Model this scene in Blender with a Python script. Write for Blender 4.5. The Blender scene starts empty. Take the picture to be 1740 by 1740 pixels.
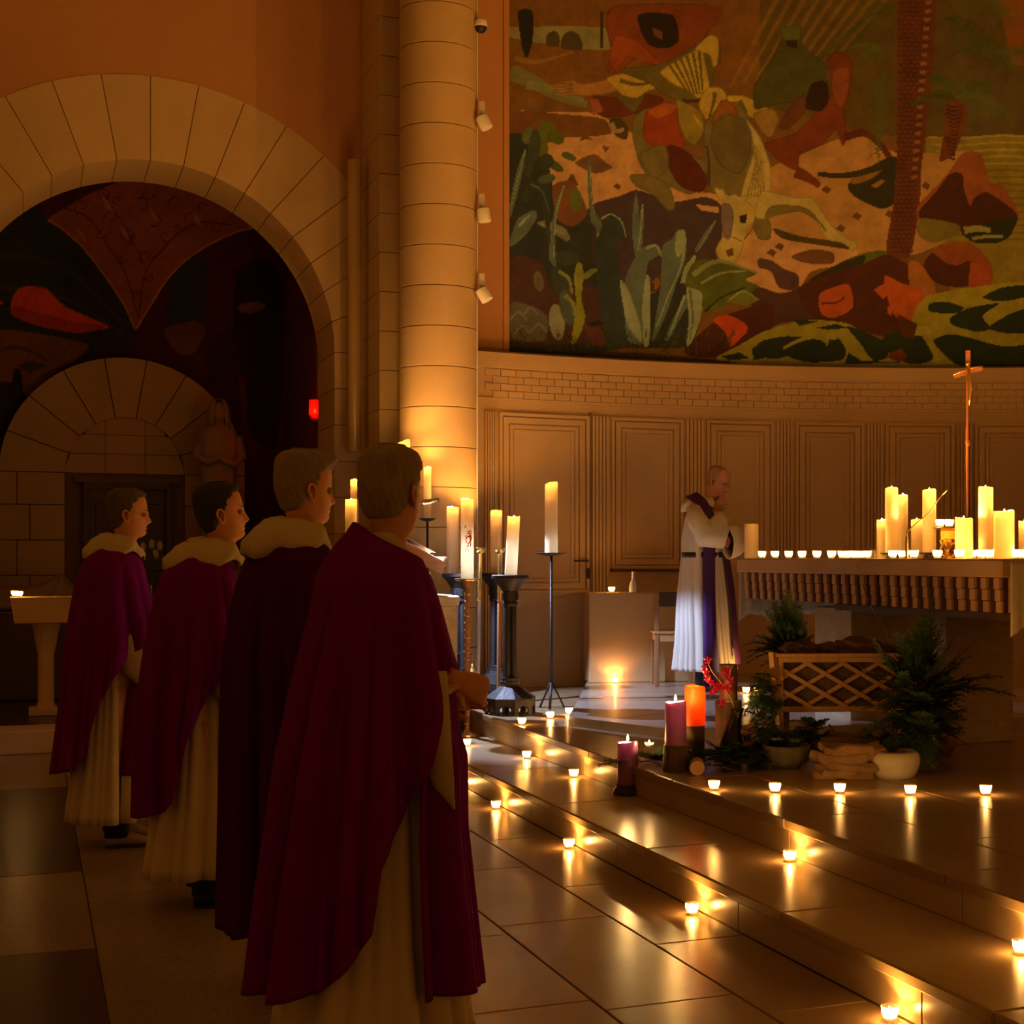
import bpy, math, random
import numpy as np
from mathutils import Vector, Matrix
random.seed(7); rng = np.random.RandomState(7)
C = bpy.context.scene.collection
PI = math.pi

# ------------------------------------------------------------------ camera
CAMZ = 1.45
FPX, PX, PY = 2600.0, 1150.0, 946.0          # focal length and principal point of the frame (pixels of 1740)
cd = bpy.data.cameras.new('camera'); cam = bpy.data.objects.new('camera', cd); C.objects.link(cam)
cam.location = (0, 0, CAMZ); cam.rotation_euler = (PI/2, 0, 0)
cd.sensor_width = 36; cd.lens = FPX/1740*36
cd.shift_x = (870-PX)/1740; cd.shift_y = (PY-870)/1740
cd.clip_start = .05; cd.clip_end = 200
bpy.context.scene.camera = cam
# ------------------------------------------------------------------ world and exposure
sc = bpy.context.scene
w = bpy.data.worlds.new('world'); sc.world = w; w.use_nodes = True
w.node_tree.nodes['Background'].inputs[0].default_value = (1.0, .34, .035, 1)
w.node_tree.nodes['Background'].inputs[1].default_value = 0.017
sc.view_settings.view_transform = 'Standard'; sc.view_settings.look = 'None'
sc.view_settings.gamma = 1; sc.view_settings.exposure = 3.12
sc.view_settings.use_curve_mapping = False
try:
    sc.cycles.use_denoising = True
    sc.cycles.max_bounces = 6; sc.cycles.diffuse_bounces = 3; sc.cycles.glossy_bounces = 3
    sc.cycles.transparent_max_bounces = 12; sc.cycles.sample_clamp_indirect = 4
    sc.cycles.caustics_reflective = False; sc.cycles.caustics_refractive = False
except Exception: pass
FLAME = (1.0, .415, .07)
LP = 1.6
def point(name, loc, power, col=FLAME, r=.012, parent=None):
    l = bpy.data.lights.new(name, 'POINT'); l.energy = power*LP; l.color = col; l.shadow_soft_size = r
    o = bpy.data.objects.new(name, l); C.objects.link(o); o.location = loc
    if parent: o.parent = parent
    return o

# ------------------------------------------------------------------ frames of reference
TH = math.radians(23); CS, SN = math.cos(TH), math.sin(TH)
def W(u, v, z=0.0): return Vector((u*CS-v*SN, u*SN+v*CS, z))       # building frame -> world (u toward the apse, v along the steps)
def UV(X, Y): return (X*CS+Y*SN, -X*SN+Y*CS)
def onz(px, py, z):                                                # where a sight line meets the level z
    Y = (CAMZ-z)*FPX/(py-PY); return Vector(((px-PX)/FPX*Y, Y, z))
def at(px, py, Y): return Vector(((px-PX)/FPX*Y, Y, CAMZ-(py-PY)/FPX*Y))
Z1, Z2, Z3 = .16, .32, .38                    # step, platform, dais
U1, U2 = 2.53, 3.02

# ------------------------------------------------------------------ mesh builder
class MB:
    def __init__(s): s.v = []; s.f = []
    def add(s, vs, fs):
        n = len(s.v); s.v += [tuple(p) for p in vs]; s.f += [tuple(n+i for i in f) for f in fs]; return s
    def box(s, c, d, M=None, bev=0):
        x, y, z = d[0]/2, d[1]/2, d[2]/2
        if bev:
            b = bev; vs = []; 
            P = []
            for sx in (-1,1):
                for sy in (-1,1):
                    for sz in (-1,1):
                        P.append((sx*x, sy*(y-b), sz*(z-b))); P.append((sx*(x-b), sy*y, sz*(z-b))); P.append((sx*(x-b), sy*(y-b), sz*z))
            idx = lambda a,b_,c_,k: (a*4+b_*2+c_)*3+k
            F = []
            for a in (0,1): F.append([idx(a,0,0,0), idx(a,1,0,0), idx(a,1,1,0), idx(a,0,1,0)][::1 if a else -1])
            for b_ in (0,1): F.append([idx(0,b_,0,1), idx(0,b_,1,1), idx(1,b_,1,1), idx(1,b_,0,1)][::1 if b_ else -1])
            for c_ in (0,1): F.append([idx(0,0,c_,2), idx(1,0,c_,2), idx(1,1,c_,2), idx(0,1,c_,2)][::1 if c_ else -1])
            for b_ in (0,1):
                for c_ in (0,1): F.append([idx(0,b_,c_,1), idx(1,b_,c_,1), idx(1,b_,c_,2), idx(0,b_,c_,2)])
            for a in (0,1):
                for c_ in (0,1): F.append([idx(a,0,c_,0), idx(a,1,c_,0), idx(a,1,c_,2), idx(a,0,c_,2)])
                for b_ in (0,1): F.append([idx(a,b_,0,0), idx(a,b_,1,0), idx(a,b_,1,1), idx(a,b_,0,1)])
                for b_ in (0,1):
                    for c_ in (0,1): F.append([idx(a,b_,c_,0), idx(a,b_,c_,1), idx(a,b_,c_,2)])
            vs = P
        else:
            vs = [(sx*x, sy*y, sz*z) for sx in (-1,1) for sy in (-1,1) for sz in (-1,1)]
            F = [(0,1,3,2),(4,6,7,5),(0,4,5,1),(2,3,7,6),(0,2,6,4),(1,5,7,3)]
        if M is not None: vs = [M @ Vector(p) for p in vs]
        return s.add([(p[0]+c[0], p[1]+c[1], p[2]+c[2]) for p in vs], F)
    def lathe(s, prof, c=(0,0,0), n=24, M=None, sx=1, sy=1, fl=None):
        vs = []; k = len(prof)
        for r, z in prof:
            for i in range(n):
                a = 2*PI*i/n; q = fl(a, r, z) if fl else r
                p = Vector((q*math.cos(a)*sx, q*math.sin(a)*sy, z))
                if M is not None: p = M @ p
                vs.append((p[0]+c[0], p[1]+c[1], p[2]+c[2]))
        F = [(j*n+i, j*n+(i+1)%n, (j+1)*n+(i+1)%n, (j+1)*n+i) for j in range(k-1) for i in range(n)]
        if prof[0][0] > 1e-5: F.append(tuple(range(n))[::-1])
        if prof[-1][0] > 1e-5: F.append(tuple((k-1)*n+i for i in range(n)))
        return s.add(vs, F)
    def cyl(s, a, b, r, r2=None, n=12):
        return s.tube([a, b], [r, r if r2 is None else r2], n)
    def tube(s, pts, rs, n=10, flat=1.0, up=None, cap=True):
        pts = [Vector(p) for p in pts]; k = len(pts)
        if not isinstance(rs, (list, tuple)): rs = [rs]*k
        vs = []; prev = None
        for i in range(k):
            t = (pts[min(i+1,k-1)]-pts[max(i-1,0)]).normalized()
            if prev is None:
                a = Vector(up) if up else (Vector((0,0,1)) if abs(t.z) < .9 else Vector((1,0,0)))
                e1 = (a - t*a.dot(t)).normalized()
            else: e1 = (prev - t*prev.dot(t)).normalized()
            prev = e1; e2 = t.cross(e1)
            for j in range(n):
                an = 2*PI*j/n
                vs.append(pts[i] + (e1*math.cos(an)*flat + e2*math.sin(an))*rs[i])
        F = [(j*n+i, j*n+(i+1)%n, (j+1)*n+(i+1)%n, (j+1)*n+i) for j in range(k-1) for i in range(n)]
        if cap: F += [tuple(range(n))[::-1], tuple((k-1)*n+i for i in range(n))]
        return s.add(vs, F)
    def rings(s, rings, cap=True, closed=True):
        n = len(rings[0]); vs = [p for r in rings for p in r]; k = len(rings)
        m = n if closed else n-1
        F = [(j*n+i, j*n+(i+1)%n, (j+1)*n+(i+1)%n, (j+1)*n+i) for j in range(k-1) for i in range(m)]
        if cap: F += [tuple(range(n))[::-1], tuple((k-1)*n+i for i in range(n))]
        return s.add(vs, F)
    def prism(s, poly, h0, h1, fn):                  # poly of (a,b), extruded h0..h1, fn(a,b,h)->xyz
        n = len(poly)
        vs = [fn(a,b,h0) for a,b in poly] + [fn(a,b,h1) for a,b in poly]
        F = [tuple(range(n))[::-1], tuple(range(n,2*n))] + [(i,(i+1)%n,n+(i+1)%n,n+i) for i in range(n)]
        return s.add(vs, F)
    def ball(s, c, r, n=10, sc=(1,1,1), M=None):
        prof = [(max(1e-6, math.sin(PI*i/n))*1.0, -math.cos(PI*i/n)) for i in range(n+1)]
        M2 = Matrix.Diagonal((r*sc[0], r*sc[1], r*sc[2]))
        if M is not None: M2 = M @ M2
        return s.lathe(prof, c, max(8, n+2), M2)
    def build(s, name, m, parent=None, smooth=False, loc=None, rotz=0, kind=None, label=None, bevel=0, subsurf=0, solid=0, auto=None):
        me = bpy.data.meshes.new(name); me.from_pydata([tuple(p) for p in s.v], [], s.f); me.update()
        if smooth: me.polygons.foreach_set('use_smooth', [True]*len(me.polygons))
        if m is not None: me.materials.append(m)
        o = bpy.data.objects.new(name, me); C.objects.link(o)
        if smooth and auto is not None:
            try: me.set_sharp_from_angle(angle=math.radians(auto))
            except Exception: pass
        if parent: o.parent = parent
        if loc is not None: o.location = loc
        if rotz: o.rotation_euler = (0,0,rotz)
        if kind: o['kind'] = kind
        if label: o['label'] = label
        if solid: md = o.modifiers.new('solid', 'SOLIDIFY'); md.thickness = solid; md.offset = 0
        if bevel: md = o.modifiers.new('bevel', 'BEVEL'); md.width = bevel; md.segments = 2; md.limit_method = 'ANGLE'
        if subsurf: md = o.modifiers.new('subsurf', 'SUBSURF'); md.levels = subsurf; md.render_levels = subsurf
        return o
def thing(name, label, cat, loc=(0,0,0), rotz=0, group=None):
    o = bpy.data.objects.new(name, None); C.objects.link(o); o.location = loc; o.rotation_euler = (0,0,rotz)
    o.empty_display_size = .1; o['label'] = label; o['category'] = cat
    if group: o['group'] = group
    return o
def tag(o, label, cat, group=None):
    o['label'] = label; o['category'] = cat
    if group: o['group'] = group
    return o
def struct(o): o['kind'] = 'structure'; return o
def dup(root, loc, rotz=None, label=None, group=None):
    r = root.copy(); C.objects.link(r); r.location = loc
    if rotz is not None: r.rotation_euler = (0,0,rotz)
    if label: r['label'] = label
    if group: r['group'] = group
    for ch in list(root.children):
        c = ch.copy(); C.objects.link(c); c.parent = r
        for g in ch.children:
            d = g.copy(); C.objects.link(d); d.parent = c
    return r

# ------------------------------------------------------------------ materials
def mat(name, col, rough=.6, col2=None, nscale=4, ncon=.5, bump=0, bscale=30, metal=0, spec=.5, rand=0, sheen=0,
        stretch=None, vor=0, vscale=6, tex='noise', sss=0, coat=0):
    m = bpy.data.materials.new(name); m.use_nodes = True; nt = m.node_tree; N = nt.nodes; L = nt.links
    b = N['Principled BSDF']; b.inputs['Roughness'].default_value = rough; b.inputs['Metallic'].default_value = metal
    b.inputs['Specular IOR Level'].default_value = spec
    if sheen: b.inputs['Sheen Weight'].default_value = sheen; b.inputs['Sheen Roughness'].default_value = .5
    if coat: b.inputs['Coat Weight'].default_value = coat; b.inputs['Coat Roughness'].default_value = .1
    if sss: b.inputs['Subsurface Weight'].default_value = sss; b.inputs['Subsurface Radius'].default_value = (1,.45,.15); b.inputs['Subsurface Scale'].default_value = .03
    tc = N.new('ShaderNodeTexCoord'); src = tc.outputs['Object']
    if stretch:
        mp = N.new('ShaderNodeMapping'); mp.inputs['Scale'].default_value = stretch; L.new(src, mp.inputs[0]); src = mp.outputs[0]
    out = None
    if col2 is not None:
        n = N.new('ShaderNodeTexNoise'); n.inputs['Scale'].default_value = nscale; n.inputs['Detail'].default_value = 6
        n.inputs['Roughness'].default_value = .6; L.new(src, n.inputs['Vector'])
        r = N.new('ShaderNodeValToRGB'); r.color_ramp.elements[0].position = .5-ncon/2; r.color_ramp.elements[1].position = .5+ncon/2
        r.color_ramp.elements[0].color = (*col, 1); r.color_ramp.elements[1].color = (*col2, 1)
        L.new(n.outputs['Fac'], r.inputs[0]); out = r.outputs[0]
    if vor:
        v = N.new('ShaderNodeTexVoronoi'); v.feature = 'DISTANCE_TO_EDGE'; v.inputs['Scale'].default_value = vscale; L.new(src, v.inputs['Vector'])
        rr = N.new('ShaderNodeValToRGB'); rr.color_ramp.elements[0].position = 0; rr.color_ramp.elements[1].position = .06
        rr.color_ramp.elements[0].color = (1-vor,)*3+(1,); rr.color_ramp.elements[1].color = (1,1,1,1); L.new(v.outputs['Distance'], rr.inputs[0])
        mx = N.new('ShaderNodeMix'); mx.data_type = 'RGBA'; mx.blend_type = 'MULTIPLY'; mx.inputs[0].default_value = 1
        if out is None: mx.inputs[6].default_value = (*col, 1)
        else: L.new(out, mx.inputs[6])
        L.new(rr.outputs[0], mx.inputs[7]); out = mx.outputs[2]
    if rand:
        oi = N.new('ShaderNodeObjectInfo'); mr = N.new('ShaderNodeMapRange'); L.new(oi.outputs['Random'], mr.inputs[0])
        mr.inputs[3].default_value = 1-rand; mr.inputs[4].default_value = 1+rand*.6
        mx = N.new('ShaderNodeVectorMath'); mx.operation = 'SCALE'
        if out is None: mx.inputs[0].default_value = col
        else: L.new(out, mx.inputs[0])
        L.new(mr.outputs[0], mx.inputs['Scale']); out = mx.outputs[0]
    if out is None: b.inputs['Base Color'].default_value = (*col, 1)
    else: L.new(out, b.inputs['Base Color'])
    if bump:
        n2 = N.new('ShaderNodeTexNoise'); n2.inputs['Scale'].default_value = bscale; n2.inputs['Detail'].default_value = 5; L.new(src, n2.inputs['Vector'])
        bp = N.new('ShaderNodeBump'); bp.inputs['Strength'].default_value = bump; bp.inputs['Distance'].default_value = .01
        L.new(n2.outputs['Fac'], bp.inputs['Height']); L.new(bp.outputs[0], b.inputs['Normal'])
    m.diffuse_color = (*col, 1)
    return m
def emis(name, col, k):
    m = bpy.data.materials.new(name); m.use_nodes = True; N = m.node_tree.nodes; L = m.node_tree.links
    N.remove(N['Principled BSDF']); e = N.new('ShaderNodeEmission'); e.inputs[0].default_value = (*col,1); e.inputs[1].default_value = k
    L.new(e.outputs[0], N['Material Output'].inputs[0]); return m
def thin(name, col, transp=.6, trans=.3, rough=.1, tcol=(1,1,1)):
    m = bpy.data.materials.new(name); m.use_nodes = True; N = m.node_tree.nodes; L = m.node_tree.links
    N.remove(N['Principled BSDF'])
    a = N.new('ShaderNodeBsdfTransparent'); a.inputs[0].default_value = (*tcol,1)
    t = N.new('ShaderNodeBsdfTranslucent'); t.inputs[0].default_value = (*col,1)
    g = N.new('ShaderNodeBsdfGlossy'); g.inputs[0].default_value = (1,1,1,1); g.inputs[1].default_value = rough
    m1 = N.new('ShaderNodeMixShader'); m1.inputs[0].default_value = trans/(transp+trans); L.new(a.outputs[0], m1.inputs[1]); L.new(t.outputs[0], m1.inputs[2])
    m2 = N.new('ShaderNodeMixShader'); m2.inputs[0].default_value = 1-transp-trans; L.new(m1.outputs[0], m2.inputs[1]); L.new(g.outputs[0], m2.inputs[2])
    L.new(m2.outputs[0], N['Material Output'].inputs[0]); return m
def waxmat(name, col, mixf=.6):          # translucent candle wax
    m = bpy.data.materials.new(name); m.use_nodes = True; N = m.node_tree.nodes; L = m.node_tree.links
    b = N['Principled BSDF']; b.inputs['Base Color'].default_value = (*col,1); b.inputs['Roughness'].default_value = .45
    t = N.new('ShaderNodeBsdfTranslucent'); t.inputs[0].default_value = (*col,1)
    mx = N.new('ShaderNodeMixShader'); mx.inputs[0].default_value = mixf
    L.new(b.outputs[0], mx.inputs[1]); L.new(t.outputs[0], mx.inputs[2]); L.new(mx.outputs[0], N['Material Output'].inputs[0])
    m.diffuse_color = (*col,1); return m
M = {}
M['stone'] = mat('limestone', (.66,.47,.22), .75, (.56,.38,.17), 3, .6, .12, 60, rand=.05)
M['stone_d'] = mat('limestone_joint', (.22,.14,.07), .9)
M['plaster'] = mat('ochre_plaster', (.56,.28,.10), .85, (.48,.23,.08), 1.2, .6, .15, 40)
M['apse'] = mat('apse_stone', (.62,.42,.20), .7, (.54,.35,.155), 2.5, .6, .15, 80, rand=.04)
M['floor'] = mat('polished_stone', (.38,.27,.15), .23, (.30,.21,.115), 2.2, .7, .012, 6, rand=.07, spec=.4)
M['floor2'] = mat('crazed_stone', (.36,.28,.18), .28, (.26,.19,.12), 3, .7, .02, 8, vor=.45, vscale=22, rand=.05)
M['floor_dark'] = mat('dark_red_marble', (.085,.045,.035), .3, (.05,.028,.022), 3, .6, .01, 8)
M['step'] = mat('step_stone', (.50,.38,.22), .26, (.42,.31,.17), 3, .7, .02, 10, rand=.05, spec=.35)
M['redwall'] = mat('dark_red_paint', (.20,.035,.02), .8, (.13,.022,.015), 2, .7, .1, 30)
M['travertine'] = mat('travertine', (.66,.55,.36), .5, (.40,.29,.16), 9, .5, .3, 30, stretch=(1,1,2.2))
M['wood'] = mat('oak_wood', (.42,.20,.08), .45, (.30,.13,.05), 5, .5, .1, 30, stretch=(1,1,9))
M['wood_l'] = mat('pine_wood', (.60,.36,.14), .5, (.48,.27,.10), 5, .5, .1, 30, stretch=(8,1,1))
M['wood_d'] = mat('dark_wood', (.10,.045,.02), .45, (.06,.028,.013), 6, .5, .1, 30, stretch=(1,1,8))
M['bark'] = mat('bark', (.16,.09,.045), .9, (.07,.04,.02), 8, .5, .8, 25, stretch=(1,1,.4))
M['iron'] = mat('wrought_iron', (.05,.045,.045), .5, (.03,.028,.03), 12, .5, .3, 40, metal=.6)
M['brass'] = mat('brass', (.85,.60,.22), .22, metal=1)
M['silver'] = mat('nickel', (.75,.75,.72), .25, metal=1)
M['white'] = mat('white_paint', (.75,.70,.62), .5)
M['gold'] = mat('gilt', (1.0,.66,.18), .25, metal=1)
M['black'] = mat('black', (.012,.012,.014), .5)
M['flame'] = emis('flame', (1.0,.62,.22), 120)
M['wax'] = waxmat('ivory_wax', (.93,.80,.55))
M['glass'] = thin('votive_glass', (1,.93,.8), .45, .48)
M['glass_c'] = thin('clear_glass', (1,1,1), .8, .05)
M['wax_in'] = waxmat('white_wax', (.95,.90,.80))
M['wick'] = mat('wick', (.02,.02,.02), .9)
M['purple_wax'] = waxmat('purple_wax', (.42,.17,.46), .25)
M['orange_wax'] = waxmat('orange_wax', (.95,.28,.05))
M['mauve_wax'] = mat('mauve_wax', (.22,.10,.09), .6)
M['cloth_w'] = mat('cream_wool', (.72,.62,.45), .9, (.62,.52,.37), 6, .6, .25, 200)
M['lace'] = mat('altar_linen', (.75,.68,.55), .9, (.66,.58,.45), 20, .5, .2, 120)
# ------------------------------------------------------------------ the building
def bb(mb, u0, u1, v0, v1, z0, z1, bev=0):            # box in the building frame
    c = W((u0+u1)/2, (v0+v1)/2, (z0+z1)/2); return mb.box(c, (u1-u0, v1-v0, z1-z0), Matrix.Rotation(TH, 3, 'Z'), bev)
def piece(name, m, u0, u1, v0, v1, z0, z1, parent, bev=.003):
    mb = MB(); mb.box((0,0,0), (u1-u0, v1-v0, z1-z0), None, bev)
    o = mb.build(name, m, parent); o.location = W((u0+u1)/2, (v0+v1)/2, (z0+z1)/2); o.rotation_euler = (0,0,TH); return o
# nave floor with its slabs
f = MB(); bb(f, -6, U1+.05, -1, 12.25, -.2, -.012); floor = struct(f.build('floor', M['stone_d']))
g = .003
us = [U1, 2.16, 1.70, 1.24, .78, .235]
for i in range(5):
    off = (i*.37) % 1.0
    v = 1.0+off
    while v < 12.1:
        L_ = .95+.25*((i*3+int(v*7)) % 3)/2; v1 = min(v+L_, 12.2)
        piece('floor_slab', M['floor'] if i < 3 else M['floor2'], us[i+1]+g, us[i]-g, v+g, v1-g, -.05, 0, floor); v = v1
bands = [(1.0,3.3,0),(3.3,6.07,1),(6.07,7.57,0),(7.57,10.39,1),(10.39,12.2,0)]
for v0, v1, d in bands:
    for k in range(4):
        u1_ = .235-k*1.4; piece('floor_slab', M['floor_dark'] if d else M['floor2'], u1_-1.4+g, u1_-g, v0+g, v1-g, -.05, 0, floor)
# two steps up to the platform
def stepped(u0, u1, z0, z1, vs, tread_m):
    s = MB(); bb(s, u0+.03, u1, -1, 12.9, z0, z1-.055); st = struct(s.build('step', M['stone_d']))
    for a, b_ in zip(vs[:-1], vs[1:]):
        piece('tread', tread_m, u0-.012, u1-.002, a+g, b_-g, z1-.045, z1, st, .007)
        piece('riser', M['step'], u0+.004, u0+.06, a+.4+g, b_+.4-g, z0+.001, z1-.046, st, .002)
    return st
stepped(U1, U2+.05, 0, Z1, [1.0+1.32*k for k in range(10)], M['step'])
p_ = MB(); bb(p_, U2+.03, 13, -1, 14.2, 0, Z2-.055); plat = struct(p_.build('floor_platform', M['stone_d']))
for k in range(10):
    piece('riser', M['step'], U2+.004, U2+.06, .6+1.32*k+g, .6+1.32*(k+1)-g, Z1+.001, Z2-.046, plat, .002)
uu = [U2-.012, U2+.42, U2+.95, U2+1.5, U2+2.05, U2+2.6, U2+3.3, U2+4.2, U2+5.4]
for i in range(8):
    v = .9+(i*.53) % 1.2
    while v < 13.9:
        v1 = v+1.25; piece('floor_slab', M['floor'], uu[i]+(g if i else 0), uu[i+1]-g, v+g, v1-g, Z2-.045, Z2, plat, .006 if i == 0 else .002); v = v1
# low dais under altar and apse
edge = [Vector((-.78,13.6,Z3)), Vector((-.74,11.6,Z3)), onz(966,1218,Z3), onz(1133,1238,Z3), W(4.6,8.55,Z3), W(6,8.45,Z3), W(12,8.8,Z3)]
back = [W(12,13,Z3), W(6,14.5,Z3)]
poly = [(p.x, p.y) for p in edge+back]
d_ = MB(); d_.prism(poly, Z2-.01, Z3, lambda a,b_,h: (a,b_,h))
dais = struct(d_.build('floor_dais', mat('dais_stone', (.52,.43,.33), .2, (.44,.36,.27), 2.4, .7, .012, 6, vor=.25, vscale=1.1)))
# step into the side chapel and its floor
s = MB(); bb(s, -6, 2.77, 12.25, 18, -.1, .13); chf = struct(s.build('floor_chapel', M['stone_d']))
for k in range(7):
    piece('kerb', M['stone'], -6+1.253*k+g, -6+1.253*(k+1)-g, 12.2, 12.65, 0, .17, chf, .006)
for k in range(7):
    for j in range(4): piece('floor_slab', M['floor_dark'], -6+1.253*k+g, -6+1.253*(k+1)-g, 12.65+1.2*j+g, 12.65+1.2*(j+1)-g, .1, .168, chf, .002)

# wall with the big stone arch (building plane v = VA)
VA, UA, RI, RO, ZS, DEP = 13.8, .97, 1.56, 2.28, 3.28, .84
b2 = lambda a, b_, h: W(a, h, b_)
wa = MB(); n = 36
top = 9.0
for k in range(n):
    a0, a1 = PI*k/n, PI*(k+1)/n
    q = [(UA+RO*math.cos(a0), ZS+RO*math.sin(a0)), (UA+RO*math.cos(a0), top), (UA+RO*math.cos(a1), top), (UA+RO*math.cos(a1), ZS+RO*math.sin(a1))]
    q = [(min(u_, 2.80), z_) for u_, z_ in q]
    if q[0][0]-q[3][0] < 1e-4: continue
    wa.prism(q, VA+.004, VA+DEP, b2)
bb(wa, -6, UA-RO, VA+.004, VA+DEP, 0, top)
wa = struct(wa.build('wall_back', M['plaster']))
mo = MB()
for k in range(n):
    a0, a1 = PI*k/n, PI*(k+1)/n
    q = [(min(UA+r*math.cos(a), 2.79), ZS+r*math.sin(a)) for r, a in ((RI+.012,a0),(RO,a0),(RO,a1),(RI+.012,a1))]
    mo.prism(q, VA+.012, VA+DEP-.01, b2)
bb(mo, UA+RI+.012, 2.79, VA+.012, VA+DEP-.01, 0, ZS); bb(mo, UA-RO, UA-RI-.012, VA+.012, VA+DEP-.01, 0, ZS)
mo.build('mortar', M['stone_d'], wa)
gj = .0035
for k in range(18):
    a0, a1 = math.radians(10*k), math.radians(10*(k+1)); e0, e1 = gj/RI, gj/RO; S = 4
    inn = [a0+e0+(a1-a0-2*e0)*i/S for i in range(S+1)]; out = [a0+e1+(a1-a0-2*e1)*i/S for i in range(S+1)]
    q = [(UA+RI*math.cos(a), ZS+RI*math.sin(a)) for a in inn] + [(UA+RO*math.cos(a), ZS+RO*math.sin(a)) for a in out[::-1]]
    q = [(min(u_, 2.785), z_) for u_, z_ in q]
    v_ = MB(); v_.prism(q, VA-.002, VA+DEP, b2); v_.build('voussoir', M['stone'], wa)
for sgn in (1, -1):
    for k in range(10):
        z1_ = ZS-.325*k; z0_ = max(.17, z1_-.325)
        if sgn > 0: piece('jamb_stone', M['stone'], UA+RI, 2.785, VA-.002, VA+DEP, z0_+gj, z1_-gj, wa, .002)
        else: piece('jamb_stone', M['stone'], UA-RO, UA-RI, VA-.002, VA+DEP, z0_+gj, z1_-gj, wa, .002)
# pilaster of squared blocks
pi_ = MB(); bb(pi_, 2.785, 3.55, 13.06, 14.7, 0, 8.4); pil = struct(pi_.build('pilaster', M['stone_d']))
z = 3.05-.337*8
while z < 8.2:
    piece('stone_block', M['stone'], 2.776, 3.42, 13.05, 13.80, max(z,.0)+gj, z+.337-gj, pil, .003); z += .337
# round column of drums, engaged in front of the pilaster
CX, CY, CR = (745.5-PX)/FPX*12.62, 12.62, .318
co = MB(); co.lathe([(CR-.006, .38), (CR-.006, 8.3)], (CX,CY,0), 48); col = struct(co.build('column', M['stone_d'], smooth=False))
z = 2.99-.326*8; drum = None
while z < 8.2:
    if drum is None:
        dm = MB(); dm.lathe([(CR-.004, gj), (CR, gj+.003), (CR, .326-gj-.003), (CR-.004, .326-gj)], (0,0,0), 64)
        drum = dm.build('drum', M['stone'], col, smooth=True, auto=40); drum.location = (CX,CY,z)
    else:
        o = drum.copy(); C.objects.link(o); o.location = (CX,CY,z); o.rotation_euler = (0,0,z*9)
    z += .326

# curved apse wall: cylinder round (AX, AY)
AX, AY, AR = 2.5, 6.22, 8.0
def cyl_pt(al, r, z): return (AX+r*math.sin(al), AY+r*math.cos(al), z)
def ang(px, R=AR):                                   # angle on the apse cylinder met by the sight line through column px
    t = (px-PX)/FPX; a = 1+t*t; b = -2*(t*AX+AY); c = AX*AX+AY*AY-R*R
    Y = (-b+math.sqrt(b*b-4*a*c))/(2*a); return math.atan2(t*Y-AX, Y-AY), Y
def zat(py, Y): return CAMZ+(PY-py)/FPX*Y
def arcbox(mb, a0, a1, z0, z1, r0, r1, n=None):
    n = n or max(1, int(abs(a1-a0)/.02)); R = []
    for k in range(n+1):
        a = a0+(a1-a0)*k/n; R.append([cyl_pt(a,r0,z0), cyl_pt(a,r1,z0), cyl_pt(a,r1,z1), cyl_pt(a,r0,z1)])
    return mb.rings(R)
A0, A1 = math.radians(-33.5), math.radians(45)
WT = 3.21
aw = MB(); arcbox(aw, A0, A1, 0, WT-.13, AR, AR+.3); apse = struct(aw.build('wall_apse', M['apse']))
c_ = MB(); arcbox(c_, A0, A1, WT-.13, WT-.012, AR-.035, AR+.16); arcbox(c_, A0, A1, WT-.145, WT-.13, AR-.02, AR+.1); c_.build('cornice', M['apse'], apse)
c_ = MB(); arcbox(c_, A0, A1, WT-.012, WT, AR-.045, AR+.3); c_.build('ledge', M['wood_d'], apse)
# brick frieze
da = .145/AR; rh = .062
fb = {}
for row in range(4):
    zt = WT-.15-row*rh; k = 0; a = math.radians(-31.2)+(row % 2)*da/2
    while a < math.radians(10):
        b_ = MB(); pr = .012+.006*((k*7+row*5) % 4)/3
        arcbox(b_, a+.0005, a+da-.0005, zt-rh+.003, zt-.003, AR-pr, AR, 1)
        b_.build('brick', M['apse'], apse); a += da; k += 1
c_ = MB(); arcbox(c_, A0, A1, WT-.15-4*rh-.02, WT-.15-4*rh, AR-.016, AR); c_.build('string_course', M['apse'], apse)
# fluted strips and panels
fl = [-200]
strips = [(822,842), (1004,1034), (1164,1196), (1318,1347), (1472,1500), (1625,1652), (1778,1806)]
ZP1 = 2.67
for x0, x1 in strips:
    a0, Y0 = ang(x0); a1, _ = ang(x1); m_ = MB(); nrib = 5; w_ = (a1-a0)/nrib
    for k in range(nrib):
        a = a0+w_*k; arcbox(m_, a+w_*.14, a+w_*.86, Z3, ZP1+.02, AR-.03, AR, 1)
    m_.build('fluted_strip', M['apse'], apse)
def panel(x0, x1, zb, zt, name='panel', nest=4, closed=True):
    a0, Y = ang(x0); a1, _ = ang(x1); m_ = MB(); s_ = .0
    for k in range(nest):
        i0 = s_; wd = .028 if k != 1 else .05; th = .030-.007*k
        e = i0/AR; wdA = wd/AR
        arcbox(m_, a0+e, a0+e+wdA, zb+i0, zt-i0, AR-th, AR, 1); arcbox(m_, a1-e-wdA, a1-e, zb+i0, zt-i0, AR-th, AR, 1)
        arcbox(m_, a0+e+wdA, a1-e-wdA, zt-i0-wd, zt-i0, AR-th, AR); arcbox(m_, a0+e+wdA, a1-e-wdA, zb+i0, zb+i0+wd, AR-th, AR)
        s_ += wd+.012
    o = m_.build(name, M['apse'], apse); return o
panel(847, 1000, 1.13, 2.69, 'door_panel')
for x0, x1 in ((1038,1160),(1200,1314),(1351,1468),(1504,1621),(1656,1774)): panel(x0, x1, 1.34, 2.69)
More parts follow.
